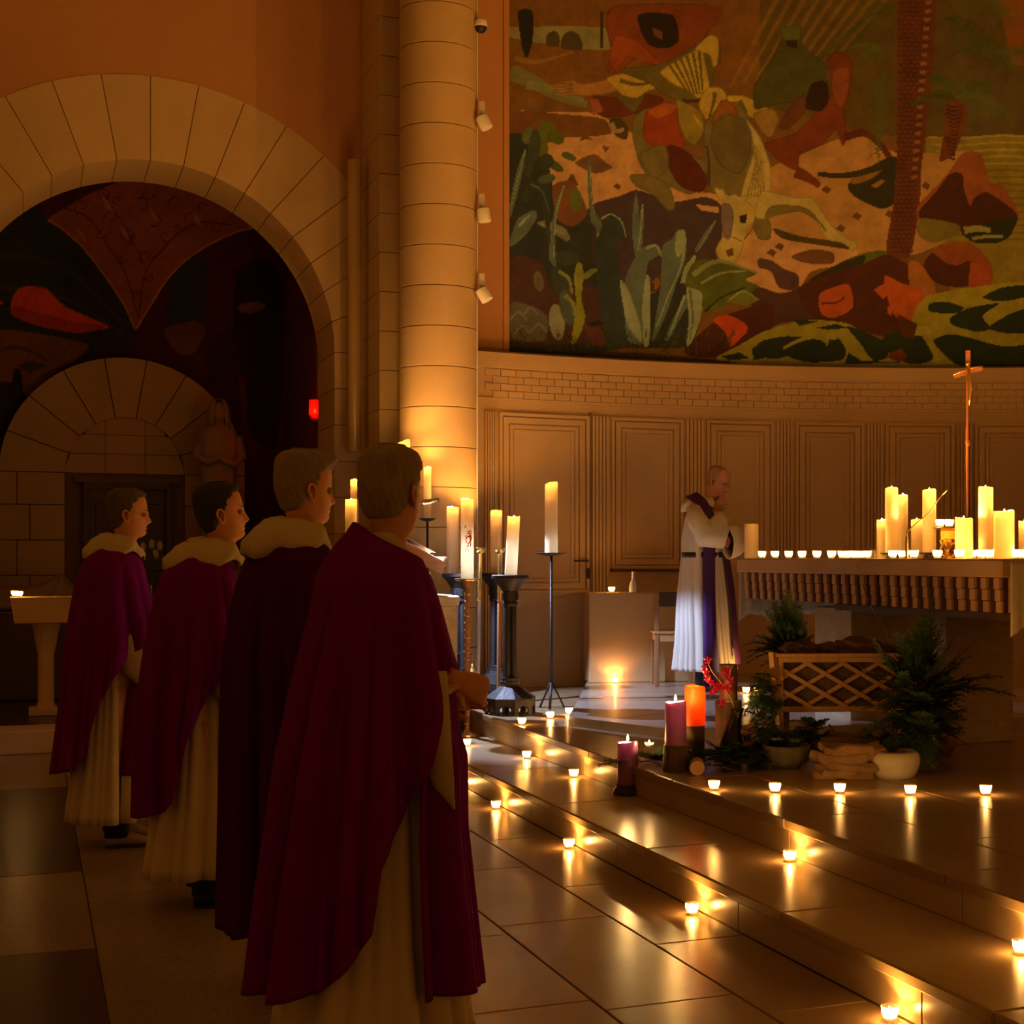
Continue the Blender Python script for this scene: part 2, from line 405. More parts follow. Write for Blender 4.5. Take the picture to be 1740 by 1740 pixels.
# the door leaf's seam and the lever handle
a_, Y_ = ang(1002); m_ = MB(); arcbox(m_, a_-.0008, a_+.0008, Z3, 2.72, AR-.034, AR-.0005, 1); m_.build('door_seam', M['stone_d'], apse)
a_, Y_ = ang(996); hp = Vector(cyl_pt(a_, AR-.045, zat(953, Y_)))
h_ = MB(); h_.tube([hp+Vector((0,.05,0)), hp+Vector((0,-.03,0)), hp+Vector((-.03,-.035,0)), hp+Vector((-.12,-.03,0))], [.009,.009,.008,.007])
h_.box(hp+Vector((0,.02,-.11)), (.03,.02,.09)); h_.build('door_handle', M['iron'], apse)
a0_, Y_ = ang(1036); a1_, _ = ang(1166); m_ = MB(); arcbox(m_, a0_, a1_, 1.315, 1.338, AR-.07, AR); m_.build('sill', M['wood_d'], apse)

# upper wall: plaster strip then the mural on the cylinder, set back behind the ledge
RM = AR+.12; ZTOP = 7.6
am, _ = ang(865, RM)
u_ = MB(); arcbox(u_, A0, am-.001, WT, ZTOP, RM-.001, RM+.15); up = struct(u_.build('wall_upper', M['plaster']))
am2, _ = ang(855, RM); e_ = MB(); arcbox(e_, am2, am-.0008, WT, ZTOP, RM-.02, RM, 1); e_.build('mural_edging', M['plaster'], up)

# ---- painter: colours rasterised on a grid that becomes the mesh of the painted wall
class Paint:
    def __init__(s, x0, x1, y0, y1, nx, ny, base):
        s.x = np.linspace(x0, x1, nx); s.y = np.linspace(y0, y1, ny); s.X, s.Y = np.meshgrid(s.x, s.y)
        s.c = np.zeros((ny, nx, 3)); s.c[:] = base; s.a = (x0,x1,y0,y1,nx,ny)
    def mask(s, pts):
        p = np.array(pts, float); x0, x1 = p[:,0].min(), p[:,0].max(); y0, y1 = p[:,1].min(), p[:,1].max()
        cx = np.nonzero((s.x >= x0) & (s.x <= x1))[0]; cy = np.nonzero((s.y >= y0) & (s.y <= y1))[0]
        if len(cx) == 0 or len(cy) == 0: return (slice(0,0), slice(0,0)), np.zeros((0,0), bool)
        sl = (slice(cy[0], cy[-1]+1), slice(cx[0], cx[-1]+1)); x, y = s.X[sl], s.Y[sl]; m = np.zeros(x.shape, bool)
        j = len(p)-1
        for i in range(len(p)):
            xi, yi = p[i]; xj, yj = p[j]
            if yi != yj:
                r = (s.y[sl[0]] < max(yi, yj)) & (s.y[sl[0]] >= min(yi, yj))
                if r.any(): m[r] ^= x[r] < (xj-xi)*(y[r]-yi)/(yj-yi)+xi
            j = i
        return sl, m
    def smooth_pts(s, pts, it=1):
        p = np.array(pts, float); n = len(p)
        if n < 5: return p
        o = []; ts = (0, .25, .5, .75)
        for i in range(n):
            p0, p1, p2, p3 = p[i-1], p[i], p[(i+1)%n], p[(i+2)%n]
            m1 = (p2-p0)*.36; m2 = (p3-p1)*.36; L = np.linalg.norm(p2-p1)+1e-6
            m1 *= min(1, 1.1*L/(np.linalg.norm(m1)+1e-6)); m2 *= min(1, 1.1*L/(np.linalg.norm(m2)+1e-6))
            for t in ts: o.append((2*t**3-3*t*t+1)*p1+(t**3-2*t*t+t)*m1+(3*t*t-2*t**3)*p2+(t**3-t*t)*m2)
        return np.array(o)
    def poly(s, pts, col, sm=1, a=1.0):
        sl, m = s.mask(s.smooth_pts(pts, sm) if sm else pts); c = s.c[sl]; c[m] = c[m]*(1-a)+np.array(col)*a
        if getattr(s, 'ol', 0) and sm and a == 1.0:             # thin darker contour, as in the painting
            q = s.smooth_pts(pts, sm); q = np.vstack([q, q[:1]]); d = np.gradient(q, axis=0); nn = np.stack([-d[:,1], d[:,0]], 1); nn /= np.linalg.norm(nn, axis=1)[:,None]+1e-9
            for i in range(len(q)-1):
                w = s.ol/2; s.poly([q[i]+nn[i]*w, q[i+1]+nn[i+1]*w, q[i+1]-nn[i+1]*w, q[i]-nn[i]*w], np.array(col)*.55, 0, .8)
    def stroke(s, pts, w0, w1, col, a=1.0):
        pts = np.array(pts, float); n = len(pts)
        if n > 2:                                   # Catmull-Rom through the points
            P = np.vstack([2*pts[0]-pts[1], pts, 2*pts[-1]-pts[-2]]); o = []
            for i in range(1, len(P)-2):
                for t in np.linspace(0, 1, 7)[:-1]:
                    o.append(.5*(2*P[i]+(P[i+1]-P[i-1])*t+(2*P[i-1]-5*P[i]+4*P[i+1]-P[i+2])*t*t+(3*P[i]-P[i-1]-3*P[i+1]+P[i+2])*t**3))
            pts = np.array(o+[P[-2]])
        n = len(pts); d = np.gradient(pts, axis=0); nn = np.stack([-d[:,1], d[:,0]], 1); nn /= np.linalg.norm(nn, axis=1)[:,None]+1e-9
        w = np.linspace(w0, w1, n)[:,None]/2
        s.poly(np.vstack([pts+nn*w, (pts-nn*w)[::-1]]), col, 0, a)
    def noise(s, amp, cell, seed=1):
        r = np.random.RandomState(seed); ny, nx = s.X.shape; out = np.zeros((ny,nx))
        for o in range(3):
            k = cell/(2**o); gx = int((s.a[1]-s.a[0])/k)+3; gy = int(abs(s.a[3]-s.a[2])/k)+3; G = r.rand(gy, gx)
            fx = (s.X-s.a[0])/k; fy = np.abs(s.Y-s.a[2])/k; ix = fx.astype(int).clip(0,gx-2); iy = fy.astype(int).clip(0,gy-2); tx = fx-ix; ty = fy-iy
            tx = tx*tx*(3-2*tx); ty = ty*ty*(3-2*ty)
            out += ((G[iy,ix]*(1-tx)+G[iy,ix+1]*tx)*(1-ty)+(G[iy+1,ix]*(1-tx)+G[iy+1,ix+1]*tx)*ty-.5)/2**o
        s.c *= (1+amp*out)[...,None]
    def mesh(s, name, pos, rough=.85):
        ny, nx = s.X.shape; V = pos(s.X, s.Y).reshape(-1, 3)
        I = np.arange(ny*nx).reshape(ny, nx); Q = np.stack([I[:-1,:-1], I[:-1,1:], I[1:,1:], I[1:,:-1]], -1).reshape(-1, 4)
        me = bpy.data.meshes.new(name); me.vertices.add(len(V)); me.vertices.foreach_set('co', V.astype(np.float32).ravel())
        me.loops.add(Q.size); me.loops.foreach_set('vertex_index', Q.astype(np.int32).ravel())
        me.polygons.add(len(Q)); me.polygons.foreach_set('loop_start', np.arange(0, Q.size, 4, dtype=np.int32))
        me.update(calc_edges=True)
        ca = me.color_attributes.new('paint', 'FLOAT_COLOR', 'POINT'); col = np.ones((len(V),4), np.float32); col[:,:3] = s.c.reshape(-1,3).clip(0,1); ca.data.foreach_set('color', col.ravel())
        m = mat(name+'_paint', (.5,.5,.5), rough, bump=.2, bscale=120); N = m.node_tree.nodes; at_ = N.new('ShaderNodeAttribute'); at_.attribute_name = 'paint'
        m.node_tree.links.new(at_.outputs['Color'], N['Principled BSDF'].inputs['Base Color']); me.materials.append(m)
        o = bpy.data.objects.new(name, me); C.objects.link(o); return o
# ------------------------------------------------------------------ the painted apse wall
def hexc(h): h = h.lstrip('#'); return tuple((int(h[i:i+2],16)/255)**2.2 for i in (0,2,4))
mu = Paint(865, 1960, 655, -110, 620, 430, hexc('7a5530'))
A = lambda l: [(860+l[i]/2.9, 40+l[i+1]/2.9) for i in range(0, len(l), 2)]
B = lambda l: [(1290+l[i]/2.9, 40+l[i+1]/2.9) for i in range(0, len(l), 2)]
Cc = lambda l: [(l[i], l[i+1]) for i in range(0, len(l), 2)]
SAND, SAND2, SHAD = hexc('e8ad78'), hexc('d09a60'), hexc('6a4a50')
AG, AGL, AGD = hexc('6f8078'), hexc('aab89a'), hexc('3c4a48')
HO, HOL, HOD = hexc('8a7a4a'), hexc('d8c078'), hexc('5a4a2c')
YEL, YED = hexc('dcb850'), hexc('7a6c38')
RED, REDD = hexc('b04a22'), hexc('6a2c1c')
WAT, DGR = hexc('b8a838'), hexc('2c3a20')
BRN, BRD = hexc('8a5a30'), hexc('5a3420')
ORG, TRU, GRN = hexc('d8652a'), hexc('7a4226'), hexc('66702c')
# ground and distance
mu.poly(Cc([865,655,865,-110,1960,-110,1960,655]), hexc('8c6232'), 0)
mu.poly(Cc([865,180,1100,150,1300,120,1500,100,1500,-110,865,-110]), hexc('93622e'), 0)
mu.poly(A([0,20,480,20,520,120,430,130,130,90,0,60]), hexc('a8a070'), 1)                     # pale town
mu.poly(A([200,60,235,35,262,60,262,110,200,110]), hexc('5a5030')); mu.poly(A([280,60,320,35,362,60,375,130,270,120]), hexc('5a5030'))
mu.poly(A([60,-60,130,-60,130,90,100,170,75,100]), hexc('2c2a1a')); mu.poly(A([465,-60,478,-60,478,120,465,120]), hexc('4a3c20'), 0)
mu.poly(A([500,-60,545,-60,540,70,520,80,500,40]), hexc('2a2216'))
mu.stroke(A([40,170,150,190,330,140]), 10, 3, hexc('a87c40')); mu.stroke(A([20,240,120,280,250,350,400,400]), 30, 12, hexc('8f8a58'))
mu.stroke(A([100,300,250,330,380,380]), 16, 10, hexc('9c9868'))
mu.poly(Cc([1290,-110,1960,-110,1960,260,1500,230,1290,180]), hexc('6f5a26'), 0)
for k in range(9): mu.stroke(Cc([1240+22*k,150-6*k,1330+24*k,-20]), 5, 9, hexc('a87a34'), .6)         # rays
mu.poly(B([870,180,1600,200,1600,560,870,540]), hexc('6e5c38'), 0)
mu.poly(B([820,560,1600,540,1600,1700,1100,1700,820,1000]), hexc('a08a34'), 0)
for k in range(16): mu.stroke(B([830+20*(k%3),560+34*k,1000,566+34*k,1200,552+34*k,1500,566+34*k]), 3, 4, hexc('c4b468') if k < 5 else hexc('7d6c2c'), .7)
mu.poly(B([1170,-200,1600,-200,1600,210,1240,205]), hexc('a06030'), 0)
# sandy ground
mu.poly(A([10,460,180,440,420,440,620,540,700,690,830,800,1050,840,1300,800,1300,1340,1200,1300,1120,1180,870,1180,500,1200,200,1220,20,1200]), SAND)
mu.poly(A([200,590,420,530,640,600,700,740,560,860,420,900,300,880,240,800]), SAND)
mu.poly(B([-20,780,200,650,420,560,560,560,680,640,1000,640,1120,760,1000,1000,900,1080,760,1140,480,1160,260,1220,190,1320,60,1320,-30,1260]), SAND2)
mu.poly(B([-20,1000,200,1060,480,1110,440,1180,260,1220,190,1310,60,1325,-40,1240]), SAND)
mu.poly(A([380,660,440,645,500,690,525,710,440,740,340,690]), hexc('8a6044')); mu.poly(A([470,600,510,610,490,640]), hexc('8a6044'), 0)
mu.poly(A([290,790,325,735,360,800]), hexc('7a5238'), 0); mu.poly(A([360,580,385,540,430,575,395,570]), hexc('7a5238')); mu.poly(A([525,805,545,785,565,800,560,820]), hexc('7a5238'))
mu.poly(A([0,430,320,450,480,470,520,540,380,560,300,560,200,590,60,560,0,520]), hexc('8a5a30'))
# purple shadow under the horse
mu.poly(A([340,1000,430,890,560,850,640,820,740,850,820,880,980,855,1060,900,1060,1120,1000,1200,880,1300,600,1320,340,1200]), hexc('54424c'))
mu.poly(A([930,890,1050,905,1050,935,960,920]), SAND)
mu.ol = 1.9
# red cloak, rider
mu.poly(A([520,-80,1050,-80,980,60,860,180,760,220,640,170,560,240,490,230,520,150]), hexc('9c4e24'))
mu.poly(A([540,60,650,90,760,200,680,190,600,160,540,230,510,180]), hexc('b85a2a'))
mu.poly(A([650,-40,820,-40,850,80,790,120,700,100]), hexc('33241a')); mu.poly(A([720,20,770,40,770,80,730,60]), BRN)
mu.poly(A([430,360,560,370,700,350,780,380,640,440,560,460,460,450]), hexc('7a3a24'))
mu.poly(A([410,370,450,370,480,430,430,450]), hexc('c06a48'))
mu.poly(A([250,300,330,280,380,300,520,275,580,310,500,345,400,355,300,350,240,335]), hexc('c88c50'))     # outstretched arm
for k in range(4): mu.stroke(A([330,295+14*k,270,296+15*k,228,304+13*k]), 4, 2, hexc('9a7040'))
mu.poly(A([495,270,640,240,780,260,830,300,700,330,640,400,615,420,570,350]), YEL)
mu.poly(A([540,350,640,370,690,340,640,430,600,420]), YED); mu.stroke(A([560,280,640,300,720,290]), 8, 4, YED)
mu.poly(A([560,230,760,200,900,130,1000,55,1050,90,1055,180,1030,230,1000,330,950,380,880,390,780,350,700,290]), YED)
mu.poly(A([760,240,830,190,900,150,960,130,985,220,1000,320,960,380,900,330,830,300]), YEL)
mu.poly(A([930,130,1000,60,1045,80,1040,200,1020,210,1000,150]), YEL)
for k in range(6): mu.stroke(A([800+30*k,200-14*k,850+22*k,270-8*k,900+14*k,350]), 5, 3, YED)
mu.stroke(A([870,380,940,380,1000,345]), 6, 6, BRD)
mu.poly(A([990,320,1060,320,1085,370,1030,440,985,470,950,400]), YEL); mu.poly(A([1085,360,1180,360,1290,420,1260,470,1150,440]), YEL)
mu.stroke(A([1030,340,1020,400,1000,460]), 7, 3, YED); mu.stroke(A([1150,380,1180,440]), 8, 8, YED)
mu.poly(A([840,380,900,400,960,440,975,520,930,600,880,560,850,470]), hexc('a8943e')); mu.poly(A([910,430,950,470,970,520,930,480]), YEL)
# the horse
mu.poly(A([630,470,700,420,760,560,840,620,900,640,1000,700,980,800,900,840,800,800,740,820,660,690,625,560]), HO)
mu.poly(A([690,440,780,390,840,400,850,520,880,600,800,620,720,600,680,560]), RED); mu.poly(A([700,430,780,392,838,400,820,440,740,470]), hexc('c86a30'))
mu.poly(A([800,600,900,640,990,760,960,830,860,800,800,700]), REDD)
mu.poly(A([660,640,780,600,800,700,740,760,690,720]), HO); mu.poly(A([610,750,700,745,800,800,830,900,800,920,720,840,640,800]), HO)
mu.poly(A([510,480,560,470,600,520,590,570,540,550]), HOD); mu.stroke(A([515,490,540,530,580,520]), 10, 6, hexc('c0a870'))
mu.poly(A([980,500,1060,400,1140,390,1200,470,1270,620,1300,780,1290,850,1180,860,1080,840,1000,800,980,650]), HO)
mu.poly(A([1030,480,1110,450,1200,500,1200,640,1150,740,1060,700,1010,600]), hexc('7c6c44')); mu.stroke(A([990,600,1000,700,1000,800]), 5, 5, HOD)
mu.poly(A([1180,470,1250,560,1300,700,1300,850,1240,900,1160,860,1180,760,1220,640,1210,540]), HOL)
for k in range(6): mu.stroke(A([1215+12*k,580+20*k,1225+8*k,700,1190+16*k,850]), 2, 3, hexc('a8905a'))
mu.poly(A([1060,380,1120,400,1140,460,1080,440,1010,500]), hexc('a86634'))
mu.poly(A([1090,870,1180,850,1240,880,1230,960,1190,1020,1150,1140,1110,1180,1050,1160,1035,1110,1070,1040,1060,940]), HOL)
mu.poly(A([1060,900,1100,890,1120,950,1100,1060,1070,1040]), hexc('8c7c84')); mu.poly(A([1150,950,1185,940,1180,985,1155,980]), hexc('3c2c1c')); mu.poly(A([1085,1120,1115,1105,1120,1140,1095,1150]), hexc('7a5040'))
mu.poly(A([1025,810,1070,820,1100,880,1050,870]), HOL); mu.poly(A([1180,870,1240,850,1300,870,1290,890,1230,910]), HOL)
mu.stroke(A([1090,885,1120,850,1150,870]), 5, 4, HOL); mu.stroke(A([1240,900,1230,980,1170,1070]), 2.5, 2, hexc('94602a')); mu.stroke(A([1070,1045,1110,1050,1165,1075]), 2.5, 2, hexc('94602a'))
mu.poly(A([1240,930,1300,980,1300,1060,1250,1060,1220,1010]), HO)
mu.poly(B([10,830,100,840,190,860,260,860,330,960,400,1040,480,1080,470,1115,400,1100,330,1060,270,950,180,920,60,960,-20,950]), HOL)
mu.poly(B([30,960,60,900,190,900,260,930,330,1030,300,980,200,925,100,940]), HO); mu.poly(B([70,1010,200,1050,400,1080,440,1110,300,1090,120,1060]), HOD)
# second rider and bay horse
mu.poly(B([80,150,130,20,200,30,220,120,330,210,300,300,240,330,180,380,60,400,-20,420,-20,300]), hexc('5c5c28')); mu.poly(B([130,60,180,50,185,120,140,115]), hexc('4a2c1c'))
mu.poly(B([105,20,205,10,205,80,120,80]), hexc('6c7034')); mu.poly(B([-30,450,60,420,95,470,60,560,20,540]), hexc('b08a48'))
mu.poly(B([340,160,400,140,460,190,445,340,420,430,430,560,410,600,380,520,300,600,200,640,190,720,130,700,60,640,30,590,180,540,300,420,360,340,350,240]), hexc('8e4424'))
mu.poly(B([225,400,260,300,330,290,340,380,300,430,240,420]), hexc('3c241a')); mu.poly(B([370,230,440,220,440,330,400,420,360,330]), hexc('a85a34'))
mu.stroke(B([180,730,240,760,300,800]), 22, 10, hexc('84401f')); mu.stroke(B([420,560,520,540,600,600,650,670]), 14, 10, hexc('6a3420'))
mu.poly(B([100,500,180,380,230,360,220,440,140,520]), hexc('7a4a2c'))
# dark pools and tufts
mu.poly(B([440,790,560,700,680,660,690,860,600,910,470,850]), hexc('3a3a2a')); mu.poly(B([450,780,520,720,620,700,560,760,480,790]), hexc('a87c40'))
mu.poly(B([550,800,600,770,620,775,580,810]), hexc('b8864a')); mu.stroke(B([290,740,380,750,480,740,650,690]), 8, 12, hexc('443c28'))
mu.poly(B([0,1160,60,1170,120,1210,190,1240,185,1310,100,1300,60,1220,0,1200]), hexc('64474a')); mu.poly(B([160,1150,260,1115,360,1130,360,1180,240,1180]), hexc('84583c'))
for q in ((60,1130),(100,1100),(330,820),(400,1010),(480,950),(820,800),(640,940)): mu.poly(B([q[0]-20,q[1],q[0],q[1]-18,q[0]+22,q[1]-4,q[0]+10,q[1]+18]), hexc('7a5434'))
mu.ol = 0
# palm trunks
mu.poly(B([690,-200,865,-200,860,150,840,400,800,700,790,900,740,1150,625,1130,660,900,680,600]), TRU, 1)
for k in range(60):
    y = -150+21.5*k; t = (y+200)/1350; xl, xr = 690-60*max(0,t-.45)*1.2, 862-110*t
    for j in range(4):
        xx = xl+(xr-xl)*(j+.5*(k%2)+.3)/4.2; mu.stroke(B([xx-16,y,xx,y+9,xx+16,y-2]), 3, 2, hexc('54281a'), .8)
    if k % 2 == 0 and k < 44: mu.poly(B([xr-40,y,xr-8,y-8,xr-4,y+8,xr-30,y+14]), hexc('a87440'))
mu.poly(B([930,380,1030,400,1010,520,960,640,890,680,910,540]), hexc('84482a'))
for k in range(14): mu.stroke(B([915+4*k%30,400+20*k,960,412+20*k,1010-4*k,400+20*k]), 3, 3, hexc('5a3020'))
# palm fronds
r_ = np.random.RandomState(3)
def frond(x, y, L_, a, col, n=26, side=.32):
    pts = [(x+L_*t*math.cos(a), y-L_*t*math.sin(a)+.55*L_*t*t) for t in np.linspace(0,1,6)]
    mu.stroke(pts, 4, 1.5, col)
    for k in range(n):
        t = (k+1)/n; cx = x+L_*t*math.cos(a); cy = y-L_*t*math.sin(a)+.55*L_*t*t; l = side*L_*(1-.5*t)
        for s_ in (-1, 1):
            b_ = a+s_*.9-.5*t; mu.stroke([(cx,cy),(cx+l*math.cos(b_)*.6, cy-l*math.sin(b_)*.6+l*.25),(cx+l*math.cos(b_), cy-l*math.sin(b_)+l*.7)], 2.4, .8, col, .75)
for (x,y,L_,a,h) in ((1525,-20,150,2.7,'667030'),(1525,10,130,3.3,'56602a'),(1530,-60,170,2.3,'727a38'),(1600,-10,120,.3,'667030'),(1605,30,110,-.2,'4c5626'),(1600,-60,150,.8,'727a38'),
                     (1625,165,90,.9,'566028'),(1625,165,95,.2,'6a7234'),(1620,165,90,2.0,'5a6229'),(1622,168,85,2.7,'4c5424'),(1690,90,80,.4,'626a34'),(1690,90,80,2.6,'545c2a'),(1500,120,90,4.6,'60682e'),(1500,100,80,2.2,'6a7232')):
    frond(x, y, L_, a, hexc(h))
# rocks on the right
mu.poly(B([780,900,930,740,1000,640,1090,640,1140,780,1200,800,1280,940,1230,1040,1100,1080,990,1020,800,980]), hexc('aa5e38'))
mu.poly(B([785,930,870,830,940,740,1000,740,1010,820,1040,900,1060,860,1120,830,1200,880,1275,950,1200,1070,1080,1080,1000,1020,820,980]), hexc('54281c'))
mu.poly(B([990,1020,1080,990,1270,950,1240,1040,1180,1080,1060,1080]), hexc('30361e')); mu.stroke(B([1010,1020,1080,1010,1140,1020]), 12, 8, hexc('a8a058')); mu.stroke(B([1050,1060,1120,1050,1200,1050]), 6, 5, hexc('a8a058'))
mu.poly(B([800,960,980,990,980,1040,860,1080,780,1040]), hexc('8a7a38'))
mu.poly(B([800,1210,850,1130,900,1090,1040,1080,1140,1180,1140,1290,1020,1300,900,1290]), hexc('a8582c')); mu.poly(B([805,1215,850,1130,920,1180,980,1190,1040,1170,1040,1290,900,1290]), hexc('5a2a1a'))
mu.poly(B([1040,1180,1140,1190,1140,1290,1030,1290]), hexc('c25a30'))
mu.poly(B([270,1340,380,1190,520,1130,620,1120,640,1160,520,1280,400,1300]), GRN); mu.poly(B([250,1260,380,1190,520,1140,500,1200,360,1260,260,1310]), hexc('3a3a1c'))
mu.poly(B([-30,1300,100,1330,190,1310,260,1300,300,1460,120,1470,-30,1530]), hexc('5a3a34')); mu.poly(B([190,1300,520,1180,640,1140,800,1230,860,1350,820,1480,720,1560,440,1500,280,1460]), hexc('5e2e1e'))
mu.poly(B([300,1330,440,1285,460,1400,370,1450,305,1430]), ORG); mu.stroke(B([310,1380,380,1375,420,1350]), 4, 3, hexc('7a3018'))
mu.poly(B([740,1170,800,1190,870,1300,850,1350,800,1360,740,1280]), hexc('c4783e')); mu.poly(B([620,1240,700,1280,800,1310,810,1420,730,1480,660,1430,630,1340]), ORG)
mu.poly(B([565,1310,620,1280,640,1330,610,1360]), ORG); mu.poly(B([632,1390,655,1400,650,1440,635,1430]), ORG)
mu.poly(A([1000,1490,1100,1430,1300,1380,1310,1500,1100,1640,900,1640,880,1600]), hexc('5a2a22')); mu.poly(A([1020,1460,1090,1435,1180,1480,1185,1520,1110,1590,1080,1520]), hexc('e8581c'))
# water with dark swirls
mu.poly(B([-20,1560,100,1490,260,1460,440,1480,560,1560,720,1560,830,1340,1600,1280,1600,1800,-200,1800]), WAT, 2)
mu.poly(A([1040,1640,1140,1590,1300,1510,1310,1660,1040,1660]), WAT)
for q in ([0,1570,140,1540,300,1560,330,1590,200,1610,100,1650,0,1640],[140,1640,200,1600,330,1590,350,1540,400,1560,430,1620,400,1660,250,1670],[430,1490,520,1520,600,1560,640,1640,560,1660,500,1580],
          [440,1620,500,1660,700,1670,420,1680],[840,1380,920,1370,1010,1400,960,1430,840,1420],[940,1450,1040,1400,1180,1380,1100,1440,1140,1500,1080,1520,960,1490],[1100,1350,1200,1300,1340,1290,1330,1340,1200,1370],
          [1130,1500,1260,1420,1400,1400,1400,1500,1250,1530],[860,1560,960,1530,1200,1590,1400,1580,1400,1690,1000,1690,900,1620],[600,1560,720,1500,800,1540,860,1650,760,1680,660,1640],[170,1460,300,1465,200,1490],
          [280,1500,380,1480,440,1500,340,1510]):
    mu.poly(B(q), DGR)
for q in ([1060,1640,1150,1620,1200,1650,1100,1660],[1210,1600,1300,1560,1310,1640,1220,1660]): mu.poly(A(q), DGR)
mu.stroke(B([380,1550,300,1540,200,1560,120,1600]), 8, 5, WAT); mu.poly(B([620,1640,700,1600,730,1640,690,1670]), hexc('8a4424'))
mu.poly(B([750,1500,840,1490,850,1530,770,1540]), hexc('c8b858')); mu.poly(B([680,1430,780,1480,760,1560,700,1540]), hexc('6a3a22'))
# agaves and cacti at lower left
mu.poly(A([0,560,120,560,210,700,250,900,350,900,420,980,440,1200,700,1340,900,1200,980,1330,960,1420,900,1590,560,1600,0,1640]), hexc('3a403c'), 1)
mu.poly(A([20,1160,180,1180,220,1300,420,1290,520,1400,420,1560,250,1580,20,1560]), hexc('5c3c34')); mu.poly(A([230,800,330,780,400,930,330,1000,250,960]), hexc('8a5a3c'))
mu.poly(A([380,1480,440,1490,500,1540,480,1590,420,1580]), hexc('74443c')); mu.poly(A([20,1380,120,1390,200,1440,190,1560,30,1550]), hexc('6f685c'))
for q in ((60,1440),(120,1420),(160,1500),(80,1510)): mu.stroke(A([q[0]-40,q[1]+20,q[0],q[1]-20,q[0]+40,q[1]+20]), 4, 3, hexc('8f897c'))
leaves = [([650,1560,560,1420,470,1200,440,1010,450,960,480,1000,530,1160,560,1300],AG,[460,1030,500,1180,560,1440],AGL,24),([400,680,415,680,430,900,470,1000,420,980,402,800],AG,[412,700,420,850,440,950],AGL,4),
 ([500,1600,450,1300,440,1100,500,950,560,940,600,1060,570,1060,540,1120,580,1300,600,1560],AGD,[470,960,520,940,570,980,590,1050],AGL,8),
 ([640,830,660,960,680,900,670,1100,640,1160,620,1000],AG,[672,890,665,1000,650,1120],AGL,8),([600,1560,580,1300,620,1180,680,1100,740,1090,770,1130,700,1180,690,1300,710,1560],AG,[690,1110,740,1095,765,1150],AGL,12),
 ([680,1590,670,1400,690,1240,710,1260,710,1400,705,1580],AGL,[690,1300,690,1500],AGL,10),([720,1560,760,1300,770,1100,820,1060,850,1010,890,1060,880,1180,840,1280,800,1400,750,1520],AG,[885,1060,860,1200,800,1340,740,1500],AGL,9),
 ([835,1130,840,1030,880,1020,880,1100,850,1150],AGL,[850,1040,848,1110],AGL,6),([860,1280,880,1200,930,1140,930,1180,900,1260],AGL,[925,1150,880,1260],AGL,5),([930,1110,1000,1000,1038,968,990,1060,940,1130],AG,[1030,975,950,1110],AGL,4),
 ([780,1560,830,1440,890,1330,930,1320,860,1450,800,1560],AG,[880,1340,800,1550],AGL,10),([890,1590,900,1450,890,1300,950,1290,970,1340,960,1440,920,1560],AGL,[905,1310,920,1450,905,1560],AG,10),
 ([560,1260,600,1310,660,1480,665,1570,600,1490,570,1350],AGL,[575,1290,640,1500],AGL,6),([150,985,200,970,290,1010,315,1060,290,1070,220,1020],hexc('8f8c78'),[170,985,290,1040],AGL,8),
 ([20,880,60,700,100,610,90,700,50,860,20,960],AG,[95,620,50,800,25,900],AGL,4),([20,1060,60,960,140,920,150,960,90,1050,20,1100],AG,[60,1000,120,940],AGL,14),
 ([210,1150,240,900,290,790,260,900,240,1050,250,1200],AG,[285,800,245,950,235,1150],AGL,6),([80,860,120,760,200,790,220,900,210,1100,180,900,150,830,100,880],AGD,[120,790,180,830,210,920],AG,8)]
for p, c1, h, c2, wd in leaves:
    mu.poly(A(p), c1); mu.stroke(A(h), wd/2.9*1.2, wd/2.9*.5, c2)
mu.poly(A([880,1290,920,1180,1010,1160,1130,1190,1240,1230,1180,1260,1240,1300,1100,1380,980,1420,960,1320]), GRN); mu.stroke(A([920,1240,1010,1180,1100,1180,1240,1230]), 10, 3, hexc('9ca468')); mu.stroke(A([960,1280,1060,1230,1180,1220]), 5, 2, hexc('a8ac70'))
mu.poly(A([1080,1370,1160,1310,1250,1360,1180,1390]), hexc('84883c')); mu.stroke(A([1100,1360,1170,1320,1240,1360]), 4, 2, hexc('a8a870'))
mu.stroke(A([980,1420,1060,1350,1180,1300]), 3, 3, hexc('3a3a1c'))
for (x,y,rx,ry,a,h) in ((105,550,25,45,.2,'6f7a48'),(200,530,45,50,0,'727a30'),(240,560,50,30,.5,'66702c'),(180,620,30,40,0,'6f7628'),(345,870,30,60,-.1,'6f7a34'),(240,700,50,22,.6,'5a6a30'),(310,655,40,18,.4,'5f6c34'),
                         (250,1470,38,90,-.1,'a8a888'),(140,600,30,80,.1,'4a5648'),(200,765,45,22,-.2,'5c6a60'),(300,1155,60,36,0,'4a5242'),(160,1270,26,50,-.2,'7c7058'),(270,1280,40,90,-.4,'46524a'),(300,1400,36,90,-.2,'5f6a60'),(110,700,24,60,0,'465248'),(200,680,36,40,.3,'3f4c44')):
    t = np.linspace(0, 2*PI, 18)[:-1]; p = [(860+(x+rx*math.cos(q)*math.cos(a)-ry*math.sin(q)*math.sin(a))/2.9, 40+(y+rx*math.cos(q)*math.sin(a)+ry*math.sin(q)*math.cos(a))/2.9) for q in t]
    mu.poly(p, hexc(h), 0)
mu.poly(A([320,1570,330,1500,345,1380,335,1250,350,1180,375,1190,380,1260,370,1360,390,1440,370,1520,335,1580]), hexc('a8a840'))
